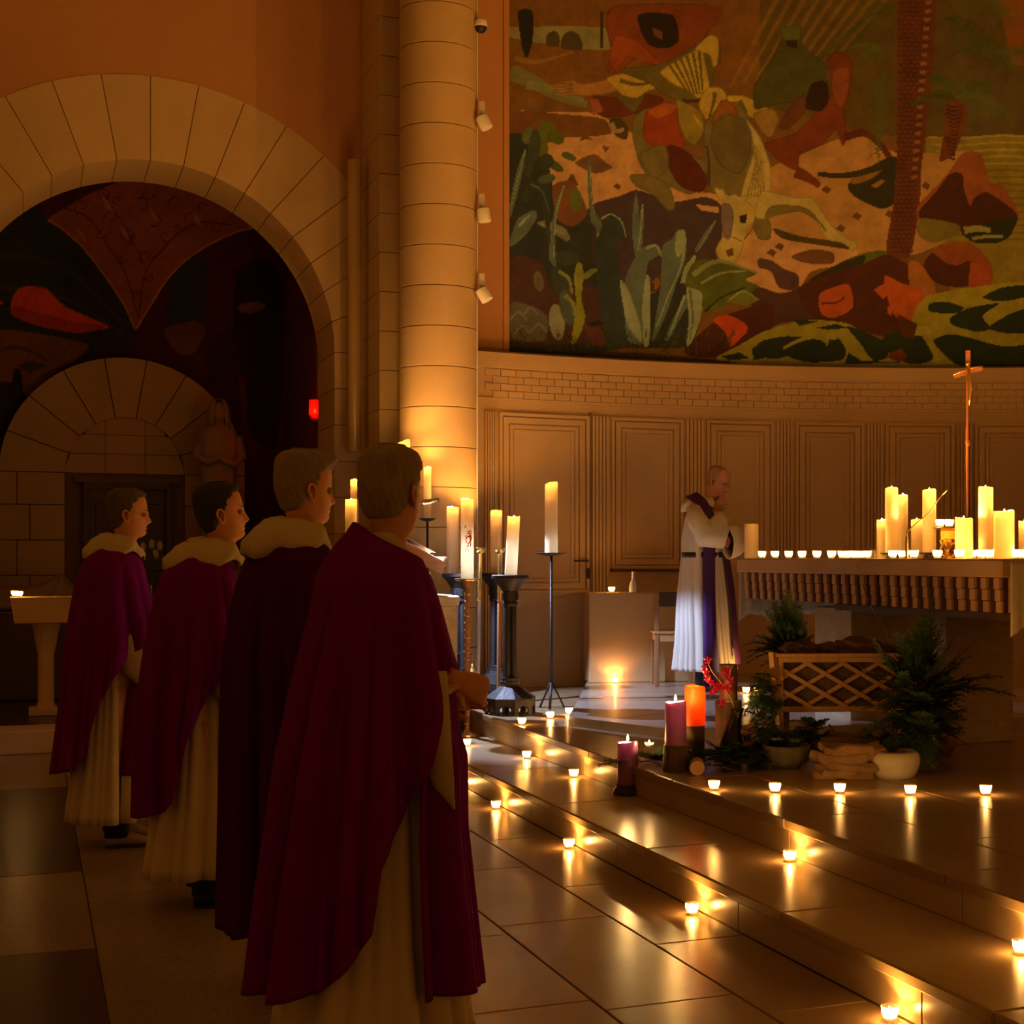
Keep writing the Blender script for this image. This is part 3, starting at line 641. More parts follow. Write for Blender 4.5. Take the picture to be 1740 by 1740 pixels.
mu.poly(A([385,1230,430,1205,450,1215,410,1250,385,1260]), hexc('8a9450')); mu.stroke(A([290,1340,330,1380,340,1440]), 8, 5, hexc('9aa068')); mu.stroke(A([260,1220,310,1260,325,1330]), 6, 4, hexc('9aa068'))
mu.poly(A([390,1480,460,1460,480,1480,430,1495]), hexc('2a2e1c')); mu.stroke(A([730,1260,745,1280,735,1310]), 14, 5, hexc('a86a30'))
mu.poly(Cc([865,655,865,588,1000,596,1100,600,1250,615,1250,655]), hexc('3c3622'), 0, .75)
for k in range(110):
    x = 870+380*r_.rand(); y = 560+38*r_.rand(); mu.stroke([(x,y+8),(x+6*r_.randn(),y-8)], 2.5, .8, hexc('363a22') if k%2 else hexc('5c5a34'), .8)
mu.noise(.30, 22, 5); mu.noise(.16, 7, 6); mu.c *= np.array((.66,.80,.85))
def mpos(X, Y):
    t = (X-PX)/FPX; a = 1+t*t; b = -2*(t*AX+AY); c = AX*AX+AY*AY-RM*RM; D = (-b+np.sqrt(b*b-4*a*c))/(2*a)
    return np.stack([t*D, D, CAMZ+(PY-Y)/FPX*D], -1)
mural = tag(mu.mesh('mural', mpos), 'large painted mural of a falling rider, horses, agaves and palms on the curved apse wall', 'mural')
bk = MB(); arcbox(bk, ang(865,RM)[0], A1, WT, ZTOP, RM+.01, RM+.2); bk.build('backing_wall', M['plaster'], up)

# ------------------------------------------------------------------ side chapel seen through the arch
VB = 17.0
def wallb(px, py, v=VB):                              # point of the chapel's back wall on a sight line -> (u, z)
    t = (px-PX)/FPX; Y = v/(CS-t*SN); return (t*Y*CS+Y*SN, CAMZ+(PY-py)/FPX*Y)
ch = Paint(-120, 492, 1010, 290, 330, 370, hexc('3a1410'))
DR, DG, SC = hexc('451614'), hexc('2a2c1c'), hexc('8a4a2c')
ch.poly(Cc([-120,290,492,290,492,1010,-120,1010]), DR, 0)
ch.poly(Cc([-120,360,60,340,80,372,150,430,205,505,228,560,220,600,100,640,-120,700]), DG, 0)
for k in range(5): ch.stroke(Cc([-100,420+26*k,20,405+28*k,120,440+24*k,210,540+10*k]), 10, 6, hexc('3c3a26' if k%2 else '22241a'), .6)
ch.poly(Cc([20,510,30,492,50,486,78,490,92,504,110,520,135,532,185,555,160,562,130,566,90,556,45,545,20,532]), hexc('c8442a')); ch.poly(Cc([-60,500,-10,506,8,516,-20,520]), hexc('c8442a'))
ch.poly(Cc([22,520,60,530,120,545,180,556,130,566,60,552,22,536]), hexc('a03a26'))
ch.poly(Cc([-120,566,0,560,60,566,150,585,130,610,60,690,0,720,-120,720]), hexc('6a4226')); ch.stroke(Cc([-20,610,20,590,60,600,80,615]), 6, 6, hexc('4a3a24')); ch.poly(Cc([30,620,60,612,80,622,50,634]), hexc('3c3422'))
ch.poly(Cc([22,640,26,628,34,628,38,650,40,690,18,690]), hexc('1e1610')); ch.poly(Cc([-60,660,20,650,50,690,10,760,-80,780]), hexc('2a2418'))
ch.poly(Cc([435,385,380,400,330,430,280,480,250,530,232,565,240,620,300,640,400,700,420,1010,492,1010,492,385]), hexc('451412'), 0)
ch.poly(Cc([285,490,300,460,330,436,352,450,350,520,345,560,310,590,285,560]), hexc('2c3020')); ch.poly(Cc([400,470,420,445,460,440,480,480,480,600,470,760,430,740,400,620]), hexc('26160f'))
ch.poly(Cc([280,560,330,545,350,560,330,600,300,600]), hexc('5e4028')); ch.poly(Cc([405,518,440,512,452,522,430,532,410,530]), hexc('6a4a30'))
ch.poly(Cc([350,590,400,560,410,700,420,900,380,900,360,680]), hexc('301210')); ch.stroke(Cc([410,640,415,700,410,780]), 10, 14, hexc('4a1e16'))
ch.poly(Cc([80,372,150,330,247,290,350,330,440,385,400,394,340,424,290,466,250,528,230,560,205,508,150,430,110,392]), SC, 0)
ch.stroke(Cc([82,374,112,394,150,431,205,508,229,558]), 3, 3, hexc('a87040')); ch.stroke(Cc([438,386,400,395,340,425,290,467,250,529,231,560]), 3, 3, hexc('a87040'))
def curl(x, y, r, a, d, col=hexc('5a2418')):
    ch.stroke([(x+r*(1-t/9)*math.cos(a+d*t*.75), y+r*(1-t/9)*math.sin(a+d*t*.75)) for t in range(9)], 2.4, 1.2, col)
for q in ((140,352,16,2,1),(172,330,14,1,-1),(190,372,15,3,1),(212,400,18,1,-1),(170,398,10,0,1),(240,350,16,4,1),(262,372,14,2,-1),(250,330,12,0,1),(300,345,14,3,1),(320,372,16,1,-1),(282,400,14,0,1),(248,436,13,2,1),(228,412,12,5,-1),(345,350,10,2,1),(370,384,11,1,1),(255,470,9,3,-1),(232,500,8,2,1),(205,440,8,1,1),(300,392,9,4,1),(200,340,9,2,1)): curl(*q)
ch.stroke(Cc([100,352,150,370,185,420,215,470,235,540]), 2.5, 2, hexc('5a2418')); ch.stroke(Cc([395,382,330,380,270,430,245,470,236,540]), 2.5, 2, hexc('5a2418')); ch.stroke(Cc([170,320,215,390,245,450]), 2, 2, hexc('5a2418'))
for q in ((182,345),(262,365),(212,395),(335,372),(140,400)): ch.poly(Cc([q[0]-8,q[1]-12,q[0]+2,q[1]-4,q[0]+8,q[1]+14,q[0]-3,q[1]+6]), hexc('a06a3c'))
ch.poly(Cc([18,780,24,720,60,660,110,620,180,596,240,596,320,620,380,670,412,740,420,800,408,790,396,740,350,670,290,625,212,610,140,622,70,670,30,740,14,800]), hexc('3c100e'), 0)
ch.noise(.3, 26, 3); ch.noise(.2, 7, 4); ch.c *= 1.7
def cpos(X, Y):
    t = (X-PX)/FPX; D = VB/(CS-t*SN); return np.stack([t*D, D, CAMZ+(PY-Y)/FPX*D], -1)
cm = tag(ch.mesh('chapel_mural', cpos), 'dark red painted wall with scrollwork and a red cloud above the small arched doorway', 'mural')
cw = MB(); bb(cw, -6, 2.75, VB+.01, VB+.3, 0, 8); bb(cw, -6, -.9, VB-.05, VB+.02, 0, 8); cw = struct(cw.build('wall_chapel', M['redwall']))
sw = MB(); bb(sw, 2.60, 2.8, VA+DEP, VB+.1, 0, 8); sw = struct(sw.build('wall_chapel_right', M['redwall']))
ce = MB(); bb(ce, -6, 2.8, VA+DEP, VB+.3, 6.2, 6.4); struct(ce.build('ceiling', M['redwall']))
# small stone arch with a door
ua, zs = wallb(212, 806); ro, ri = 1.20, .585; vf = VB-.12
fr = MB()
fr.prism([(ua+ro*.99*math.cos(PI*k/24), zs+ro*.99*math.sin(PI*k/24)) for k in range(25)]+[(ua-ro*.99,.17),(ua+ro*.99,.17)], vf+.03, VB+.005, b2)
fr = tag(fr.build('arched_doorway', M['stone_d']), 'pale stone arched doorway in the back wall of the side chapel', 'doorway')
for k in range(9):
    a0, a1 = PI*k/9, PI*(k+1)/9; S = 5; e0, e1 = .005/ri, .005/ro
    inn = [a0+e0+(a1-a0-2*e0)*i/S for i in range(S+1)]; out = [a0+e1+(a1-a0-2*e1)*i/S for i in range(S+1)]
    v_ = MB(); v_.prism([(ua+ri*math.cos(a), zs+ri*math.sin(a)) for a in inn]+[(ua+ro*math.cos(a), zs+ro*math.sin(a)) for a in out[::-1]], vf-.05, vf+.05, b2); v_.build('voussoir', M['stone'], fr)
for sg in (-1, 1):
    z = .18; k = 0
    while z < zs-.01:
        z1_ = min(z+.36, zs); 
        cuts = [ri, ri+.33+.12*(k%2), ro]
        for a, b_ in zip(cuts[:-1], cuts[1:]):
            x0, x1 = sorted((ua+sg*a, ua+sg*b_)); piece('jamb_stone', M['stone'], x0+.004, x1-.004, vf-.05, vf+.05, z+.004, z1_-.004, fr, .002)
        z = z1_; k += 1
for k in range(3):
    z0_, z1_ = zs-.0+.20*k, zs+.20*(k+1)
    for j in range(3):
        x0 = ua-ri+ri*2/3*j; q = []
        xs_ = [x0+.003+(ri*2/3-.006)*i/8 for i in range(9)]
        tp = [(x, min(z1_-.003, zs+math.sqrt(max(0, ri*ri-(x-ua)**2)))) for x in xs_]; tp = [p for p in tp if p[1] > z0_+.008]
        if len(tp) > 2: 
            q = [(tp[0][0], z0_+.003)]+[(tp[-1][0], z0_+.003)]+tp[::-1]
            v_ = MB(); v_.prism(q, vf-.0, vf+.04, b2); v_.build('tympanum_stone', M['stone'], fr)
u0_, zt_ = wallb(140, 820); u1_, _ = wallb(290, 820)
dr = MB(); bb(dr, u0_, u1_, vf-.02, vf+.06, .17, zt_); dr = dr.build('wooden_door', M['wood_d'], fr)
for a, b_, c, d in ((u0_,u0_+.06,.17,zt_),(u1_-.06,u1_,.17,zt_),(u0_,u1_,zt_-.07,zt_)):
    m_ = MB(); bb(m_, a, b_, vf-.07, vf-.015, c, d, .004); m_.build('door_frame', M['wood_d'], fr)
for a in (0, 1):
    for c in (0, 1): m_ = MB(); bb(m_, u0_+.12+a*.38, u0_+.42+a*.38, vf-.035, vf-.018, .35+c*.95, 1.15+c*.85, .008); m_.build('door_panel', M['wood_d'], fr)
m_ = MB(); bb(m_, u0_-.02-.06, u1_+.08, vf-.06, vf+.02, zt_, zt_+.05); m_.build('lintel', M['stone_d'], fr)
# altar block and recumbent pale figure at the left behind the font
q0 = wallb(-40, 1010, 15.6)
# ------------------------------------------------------------------ candles
def flame_bm(h=.022, r=.0045):
    m = MB(); m.lathe([(.0003,0),(r*.7,h*.12),(r,h*.3),(r*.8,h*.55),(r*.35,h*.82),(.0003,h)], (0,0,0), 10); return m
def make_votive():
    t = thing('tealight', '', 'tealight')
    c = MB(); c.lathe([(.001,.002),(.018,.002),(.0205,.004),(.021,.014),(.0265,.028),(.0285,.047),(.0272,.048),(.0250,.030),(.0190,.016),(.0185,.006),(.001,.005)], (0,0,0), 24)
    c.build('glass_cup', M['glass'], t, True)
    w_ = MB(); w_.lathe([(.001,.006),(.0175,.007),(.0180,.016),(.001,.0165)], (0,0,0), 20); wv = w_.build('wax', M['wax_in'], t, True)
    k = MB(); k.cyl((0,0,.016), (0,0,.024), .0008, n=6); k.build('wick', M['wick'], wv)
    f_ = flame_bm(.018, .0042).build('flame', M['flame'], wv, True); f_.location = (0,0,.021)
    point('candle_light', (0,0,.032), .5, r=.006, parent=t); return t
vot0 = make_votive(); vused = []
def votive(x, y, z, label, group=None, rz=0):
    if not vused: o = vot0; o.location = (x,y,z); o['label'] = label; (group and o.__setitem__('group', group)); vused.append(1)
    else: o = dup(vot0, (x,y,z), rz, label)
    if group: o['group'] = group
    return o
def candle(name, loc, r, h, label, m, lit=True, power=3.0, tilt=0, depth=.05, group=None, lean=(0,0), flame=True, cat='candle'):
    t = thing(name, label, cat, loc, random.random()*6, group)
    b = MB(); n = 28; ph = random.random()*6; wob = .012*(r/.05)
    top = lambda a: wob*(.35*math.sin(a+ph)+.2*math.sin(2*a+1.7*ph)+.12*math.sin(5*a))+tilt*math.cos(a)
    R = []
    prof = [(r*.97,0,0),(r,.004,0),(r,h*.3,0),(r*1.005,h*.6,0),(r,h*.85,.0),(r*.995,h-.018,.3),(r*.985,h-.004,1),(r*.95,h,1),(r*.90,h-.003,1),(r*.87,h-.02,.6),(r*.80,h-depth*.8,.1),(r*.45,h-depth,0),(.001,h-depth,0)]
    for rr, z, k in prof: R.append([((rr*math.cos(2*PI*i/n)), rr*math.sin(2*PI*i/n), z+k*top(2*PI*i/n)*(1 if lit else .1)) for i in range(n)])
    b.rings(R); wb = b.build('wax_body', m, t, True, auto=60)
    k = MB(); k.tube([(0,0,h-depth),(.001,0,h-depth+.015),(.004,0,h-depth+.026)], .0012, 6); k.build('wick', M['wick'], wb)
    if lit:
        f_ = flame_bm(.034, .006).build('flame', M['flame'], wb, True); f_.location = (.002,0,h-depth+.022)
        point('candle_light', (.0,0,h-depth+.034), power, r=.008, parent=t)
    if lean != (0,0): t.rotation_euler = (lean[0], lean[1], 0)
    return t
vg = 'tealights along the steps'
for px, py, lab in ((785,1337,'tealight on the nave floor half hidden behind the front priest'),(853,1374,'tealight on the nave floor against the lower riser, second from the priest'),
    (985,1440,'tealight on the nave floor against the lower riser, middle of its row'),(1196,1552,'tealight on the nave floor at the joint of the lower riser'),(1519,1734,'nearest tealight, on the nave floor below the lower step')):
    p = onz(px, py, 0); uu_, vv_ = UV(p.x, p.y); p = W(min(uu_, U1-.05), vv_); votive(p.x, p.y, 0, lab)
for px, py, lab in ((793,1268,'tealight in front of the foot of the decorated paschal candle'),(895,1289,'tealight on the lower step below the big iron candlestick'),
    (975,1321,'tealight on the lower step left of the front purple candle'),(1355,1463,'tealight on the lower step below the row of four on the platform'),(1735,1622,'tealight cut off at the right edge of the picture, on the lower step')):
    p = onz(px, py, Z1); uu_, vv_ = UV(p.x, p.y); p = W(min(uu_, U2-.05), vv_); votive(p.x, p.y, Z1, lab)
for px, py, lab in ((879,1232,'tealight at the foot of the big iron candlestick on the platform edge'),(935,1221,'tealight between the big candlestick and the slim tripod stand'),(967,1214,'tealight beside the right foot of the slim tripod stand'),
    (1208,1343,'tealight on the platform edge in front of the greenery, right of the purple candles'),(1317,1347,'tealight on the platform in front of the shallow pot'),(1427,1348,'tealight on the platform in front of the sandstone slab'),
    (1547,1351,'tealight on the platform in front of the white bowl'),(1675,1351,'tealight alone on the platform right of the white bowl')):
    p = onz(px, py, Z2); uu_, vv_ = UV(p.x, p.y); p = W(max(uu_, U2+.04), vv_); votive(p.x, p.y, Z2, lab)
p = onz(1045, 1161, Z3); votive(p.x, p.y, Z3, 'tealight on the floor in front of the stone bench by the apse wall')

# ---- stands
def iron_stick(loc, label, rot=.3):
    t = thing('candlestick', label, 'candlestick', loc, rot)
    b = MB(); n = 8; R0 = .185
    for k in range(n):                                        # skirt with an arch in every side
        a0, a1 = 2*PI*k/n, 2*PI*(k+1)/n; p0 = Vector((R0*math.cos(a0), R0*math.sin(a0), 0)); p1 = Vector((R0*math.cos(a1), R0*math.sin(a1), 0))
        L_ = (p1-p0).length; hw = L_*.30; q = [(0,0),(L_/2-hw,0)]+[(L_/2-hw*math.cos(PI*i/8), .035+hw*.75*math.sin(PI*i/8)) for i in range(9)]+[(L_/2+hw,0),(L_,0),(L_,.115)]
        q += [(0,.115)]; nn = (p0+p1).normalized(); d = (p1-p0).normalized()
        loop = [q[0], q[1]]+q[2:11]; N_ = len(loop)
        # left foot, arch band and right foot as quads
        strip = [(q[1], (q[1][0],.115))]+[(x, (x[0],.115)) for x in q[2:11]]+[(q[11], (q[11][0],.115))]
        strip = [((0,0),(0,.115))]+strip+[((L_,0),(L_,.115))]
        for s0, s1 in zip(strip[:-1], strip[1:]):
            if abs(s0[0][0]-s1[0][0]) < 1e-6: continue
            vs = []
            for off in (0, -.014):
                for (x, z) in (s0[0], s1[0], s1[1], s0[1]): vs.append(tuple(p0+d*x+nn*off+Vector((0,0,z))))
            b.add(vs, [(0,1,2,3),(7,6,5,4),(0,4,5,1),(1,5,6,2),(2,6,7,3),(3,7,4,0)])
    b.lathe([(R0,.11),(R0*1.02,.118),(.075,.20),(.07,.215),(.07,.235),(.055,.245)], (0,0,0), 8); b.build('foot', M['iron'], t)
    s_ = MB()
    for k in range(4):
        a = PI/4+k*PI/2; s_.tube([(.034*math.cos(a),.034*math.sin(a),.24),(.030*math.cos(a),.030*math.sin(a),.5),(.030*math.cos(a),.030*math.sin(a),.78)], [.024,.021,.021], 12)
    s_.cyl((0,0,.24),(0,0,.78),.024); s_.lathe([(.062,.24),(.066,.25),(.062,.262)],(0,0,0),16); s_.build('shaft', M['iron'], t, True, auto=40)
    c = MB(); sq = lambda a, r, z: r*(1+.12*abs(math.cos(2*a))**3*(1 if z > .9 else 0))
    c.lathe([(.046,.775),(.056,.785),(.056,.80),(.048,.805),(.052,.84),(.060,.87),(.060,.88),(.054,.885)], (0,0,0), 16)
    for k in range(8):
        a = 2*PI*k/8; c.box((.055*math.cos(a), .055*math.sin(a), .845), (.012,.02,.05), Matrix.Rotation(a,3,'Z'))
    c.lathe([(.055,.88),(.066,.905),(.088,.94),(.112,.968),(.122,.975),(.122,.995),(.115,1.0),(.05,1.0)], (0,0,0), 16, fl=sq); c.build('capital', M['iron'], t, True, auto=35)
    return t
def slim_stand(loc, h, label, r=.12, rot=0, m='iron'):
    t = thing('candle_stand', label, 'candle stand', loc, rot)
    for k in range(3):
        a = 2*PI*k/3+.5; l = MB(); l.tube([(.105*math.cos(a),.105*math.sin(a),.004),(.06*math.cos(a),.06*math.sin(a),.09),(.008*math.cos(a),.008*math.sin(a),.19)], [.011,.010,.012], 8, .6); l.build('leg', M[m], t, True)
    s_ = MB(); s_.tube([(0,0,.17),(0,0,.4),(0,0,h-.02)], [.014,.011,.009], 8); s_.build('shaft', M[m], t, True)
    d = MB(); d.lathe([(.001,h-.022),(r*.4,h-.019),(r*.75,h-.008),(r,h+.002),(r*1.01,h+.004),(r*.74,h-.003),(r*.4,h-.010),(.001,h-.012)], (0,0,0), 28); d.build('drip_pan', M[m], t, True); return t
iron_stick((-1.20, 11.02, Z2), 'big dark iron candlestick with an arched foot at the platform edge, the nearest of three'); HI = 1.0
candle('pillar_candle', (-1.195,11.02,Z2+HI), .045, .42, 'lit ivory candle leaning slightly on the nearest iron candlestick', M['wax'], lean=(0,.05))
iron_stick((-1.452, 12.3, Z2), 'dark iron candlestick standing behind the two torch poles', .1)
candle('pillar_candle', (-1.452,12.3,Z2+HI), .047, .50, 'lit ivory candle on the iron candlestick behind the torch poles', M['wax'])
iron_stick((-1.71, 11.98, Z2), 'dark iron candlestick half hidden behind the decorated paschal candle', .5)
candle('pillar_candle', (-1.755,11.98,Z2+HI), .047, .52, 'lit ivory candle showing just left of the decorated paschal candle', M['wax'])
slim_stand((-.935, 11.4, Z2), 1.156, 'slim black tripod candle stand with a shallow pan, standing alone before the panelled door')
candle('pillar_candle', (-.935,11.4,Z2+1.146), .048, .535, 'tall lit ivory candle with an uneven rim on the slim tripod stand', M['wax'], tilt=.007)
# left cluster, seen between and above the heads
for (X, Y, zf, top, r, hh, lab, lab2) in ((-2.15,12.0,Z2,2.36,.058,.5,'tall candle stand mostly hidden behind the head of the front priest','thick lit candle with a slanted rim rising above the front priest\'s head'),
        (-1.975,12.12,Z2,2.17,.030,.42,'thin candle stand hidden behind the front priest\'s face','narrow lit candle just right of the front priest\'s head'),
        (-2.487,11.8,0,2.055,.030,.4,'thin candle stand hidden between the two nearest priests','narrow white lit candle between the heads of the two nearest priests'),
        (-2.385,11.2,0,1.88,.042,.3,'candle stand hidden behind the shoulder of the front priest','short lit candle with a bright flame between the heads of the two nearest priests')):
    slim_stand((X,Y,zf), top-hh-zf, lab, .07); candle('pillar_candle', (X,Y,top-hh-.01), r, hh, lab2, M['wax'], tilt=.02 if r > .05 else 0, power=1.6)

# ---- paschal candle
t = thing('paschal_candlestick', 'turned wooden candlestick with gilt rings carrying the decorated paschal candle', 'candlestick', (-1.506, 11.0, Z1))
b = MB(); b.lathe([(.09,0),(.098,.004),(.096,.018),(.07,.024),(.03,.03),(.022,.05),(.001,.05)], (0,0,0), 32); b.build('base_disc', M['brass'], t, True, auto=40)
b = MB(); prof = [(.019,.04)]; z = .05
while z < 1.08:
    prof += [(.019,z),(.019,z+.028),(.023,z+.031),(.023,z+.038),(.019,z+.041)]; z += .052
prof += [(.02,1.07),(.034,1.105),(.036,1.118)]; b.lathe(prof, (0,0,0), 18); b.build('shaft', M['wood'], t, True, auto=30)
for k in range(0, 20, 3): r_b = MB(); r_b.lathe([(.0225,.079+.052*k),(.0245,.083+.052*k),(.0245,.089+.052*k),(.0225,.093+.052*k)], (0,0,0), 18); r_b.build('gilt_ring', M['brass'], t, True)
b = MB(); b.lathe([(.03,1.112),(.086,1.118),(.092,1.126),(.092,1.132),(.05,1.130),(.001,1.130)], (0,0,0), 32); b.build('drip_pan', M['brass'], t, True, auto=40)
pc = candle('paschal_candle', (-1.506,11.0,Z1+1.13), .046, .575, 'thick decorated paschal candle with a red lamb and cross emblem', M['wax']); pc.rotation_euler = (0,0,0)
redp = mat('red_wax_relief', (.55,.02,.015), .5)
def decal(name, polys, m, parent, R, phi0, z0, th=.0016):
    d = MB()
    for q in polys:
        n_ = len(q); fn = lambda a, c, h: ((R+h)*math.cos(phi0+a/R), (R+h)*math.sin(phi0+a/R), z0+c)
        d.prism(q, -.0005, th, fn)
    return d.build(name, m, parent)
def seg(x0,z0,x1,z1,w_=.003):
    d = Vector((x1-x0, z1-z0)); nrm = Vector((-d.y, d.x)).normalized()*w_/2; return [(x0+nrm.x,z0+nrm.y),(x0-nrm.x,z0-nrm.y),(x1-nrm.x,z1-nrm.y),(x1+nrm.x,z1+nrm.y)]
ph = math.atan2(-11.0, 1.506)+.10
lamb = [[(.004,.05),(.018,.062),(.026,.055),(.030,.030),(.024,.010),(.016,-.002),(.002,-.010),(-.006,-.004),(.008,.004),(.014,.018),(.012,.036)],
        [(-.018,.020),(-.012,.040),(.006,.052),(.010,.040),(-.006,.034),(-.012,.018)], [(-.022,.040),(-.014,.052),(-.004,.056),(-.012,.046)],
        [(-.010,-.030),(.002,-.010),(.008,-.014),(.000,-.032)], [(.012,-.026),(.020,.002),(.026,.000),(.020,-.028)], [(-.016,-.002),(-.010,.018),(-.006,.016),(-.010,-.004)],
        [(.000,.062),(.002,.084),(.022,.088),(.020,.078),(.008,.076),(.010,.070),(.022,.070),(.020,.060)], seg(-.004,.058,-.006,.092,.002), seg(.030,.064,.030,.086,.003)]
decal('lamb_emblem', lamb, redp, pc, .0462, ph, .26)
decal('alpha', [seg(-.024,.105,-.018,.128,.0025), seg(-.018,.128,-.012,.105,.0025), seg(-.022,.113,-.014,.113,.002)], M['black'], pc, .0462, ph, .26)
om = [(.010*math.cos(math.radians(a)), .010*math.sin(math.radians(a))) for a in range(-50, 231, 28)]
decal('omega', [seg(om[i][0]-.006, om[i][1]-.050, om[i+1][0]-.006, om[i+1][1]-.050, .0025) for i in range(len(om)-1)]+[seg(-.020,-.060,-.012,-.060,.0025), seg(-.000,-.060,.008,-.060,.0025)], M['black'], pc, .0462, ph, .26)

# ---- two torch poles
def torch(loc, h, mlow, label, lean):
    t = thing('torch_pole', label, 'pole', loc); t.rotation_euler = (0, lean, 0)
    b = MB(); b.lathe([(.05,0),(.05,.012),(.014,.02)], (0,0,0), 20); b.build('foot', M['brass'], t, True, auto=40)
    b = MB(); b.cyl((0,0,.015),(0,0,h-.40),.0145,n=16); b.build('lower_pole', mlow, t, True, auto=40)
    b = MB(); b.lathe([(.018,h-.41),(.020,h-.40),(.017,h-.39),(.0175,h-.05),(.022,h-.045),(.040,h-.030),(.046,h-.006),(.047,h),(.043,h-.004),(.030,h-.02),(.001,h-.02)], (0,0,0), 20); b.build('brass_head', M['brass'], t, True, auto=50)
torch((-1.52,11.65,Z2), 1.20, M['silver'], 'processional torch pole with a silvery shaft and brass cup, left of a pair', .02)
torch((-1.335,11.45,Z2), 1.20, M['wood'], 'processional torch pole with a wooden shaft and brass cup, right of a pair', .01)
# thurible stand with brass bowl
t = thing('thurible_stand', 'low black stand holding a round brass thurible beside the torch poles', 'stand', (-1.63,11.45,Z2))
b = MB(); b.tube([(0,0,0),(0,0,.40)], .010, 8); b.tube([(0,0,.40),(.06,0,.43),(.10,0,.40)], .007, 8); b.lathe([(.07,0),(.07,.01),(.012,.02)], (0,0,0), 16); b.build('upright', M['iron'], t, True, auto=40)
b = MB(); b.lathe([(.02,.12),(.03,.125),(.012,.14),(.055,.17),(.068,.205),(.066,.22),(.055,.25),(.03,.285),(.012,.31),(.003,.33)], (.10,-.0,.0), 20); b.build('thurible', M['brass'], t, True)
b = MB(); b.cyl((.10,0,.32),(.10,0,.40),.002,n=6); b.build('chain', M['brass'], t)

# ---- ambo
p0 = W(2.40,10.95); t = thing('ambo', 'travertine ambo with a slanted wooden reading desk behind the front priest', 'lectern', (p0.x,p0.y,0), TH)
b = MB(); b.box((.25,.35,.545), (.50,.70,1.09), None, .006); b.build('stone_body', M['travertine'], t)
b = MB(); b.box((.25,.35,1.128), (.53,.73,.075), None, .010); b.build('stone_cap', M['travertine'], t)
b = MB(); b.box((.20,.25,1.27), (.11,.16,.22), None, .004); b.build('desk_post', M['wood'], t)
b = MB(); b.box((.31,.25,1.25), (.09,.10,.17), None, .004); b.build('control_box', M['silver'], t)
Mr = Matrix.Rotation(math.radians(27),3,'Y')
b = MB(); b.box((.20,.25,1.50), (.46,.52,.035), Mr, .004); b.box((.21,.0,1.455), (.42,.025,.08), Mr, .003); b.box((.21,.50,1.455), (.42,.025,.08), Mr, .003); b.build('desk_board', M['wood'], t)
b = MB(); b.box((.405,.25,1.42), (.02,.52,.06), Mr, .003); b.build('book_rest', M['wood'], t)
b = MB(); b.box((.12,.25,1.42), (.22,.30,.05), Mr, .003); b.build('bracket', M['wood_d'], t)
b = MB(); b.tube([(.05,.30,1.60),(.04,.28,1.70),(.10,.26,1.78),(.22,.24,1.83),(.30,.23,1.85)], [.006]*5, 8); b.build('gooseneck', M['silver'], t, True)
b = MB(); b.tube([(.30,.23,1.853),(.42,.22,1.872)], [.013,.011], 12, 1.5); b.build('lamp_head', M['silver'], t, True)
bk_ = MB(); 
for s_ in (-1, 1):
    R = [[], []]
    for i in range(9):
        y = i/8*.20; hgt = .022*math.sin(min(1, i/3)*PI/2)*(1-.4*i/8)+.004; R[0].append((-.15, s_*y, hgt)); R[1].append((.15, s_*y, hgt))
    bk_.rings(R, cap=False, closed=False)
book = bk_.build('open_book', mat('paper', (.85,.85,.82), .6), None, True, solid=.004); tag(book, 'open white-paged book lying on the slanted desk of the ambo', 'book')
book.matrix_world = Matrix.Translation(W(2.40+.21,10.95+.25,1.532)) @ Matrix.Rotation(TH,4,'Z') @ Mr.to_4x4()
q_ = W(2.45,11.22,1.61+.03); sh = MB(); sh.box((.06,.22,1.625), (.10,.14,.012), None, .002); sh.box((.03,.22,1.58), (.02,.05,.09)); sh.build('side_shelf', M['wood_d'], t)
q_ = W(2.46,11.17,1.632); votive(q_.x, q_.y, 1.632, 'tealight on the small shelf at the top of the ambo desk')
lp_ = W(2.40+.42, 10.95+.22, 1.85)
l = bpy.data.lights.new('reading_lamp', 'SPOT'); l.energy = 34; l.color = (.55,.66,1.0); l.spot_size = math.radians(96); l.spot_blend = .25; l.shadow_soft_size = .01
rl = bpy.data.objects.new('reading_lamp', l); C.objects.link(rl); rl.location = lp_; rl.rotation_euler = (0, math.radians(-26), 0)
l = bpy.data.lights.new('desk_lamp', 'SPOT'); l.energy = 5; l.color = (.75,.82,1.0); l.spot_size = math.radians(110); l.spot_blend = .4; l.shadow_soft_size = .02
rl = bpy.data.objects.new('desk_lamp', l); C.objects.link(rl); rl.location = W(2.40+.33, 10.95+.235, 1.845); rl.rotation_euler = (0, math.radians(12), 0)

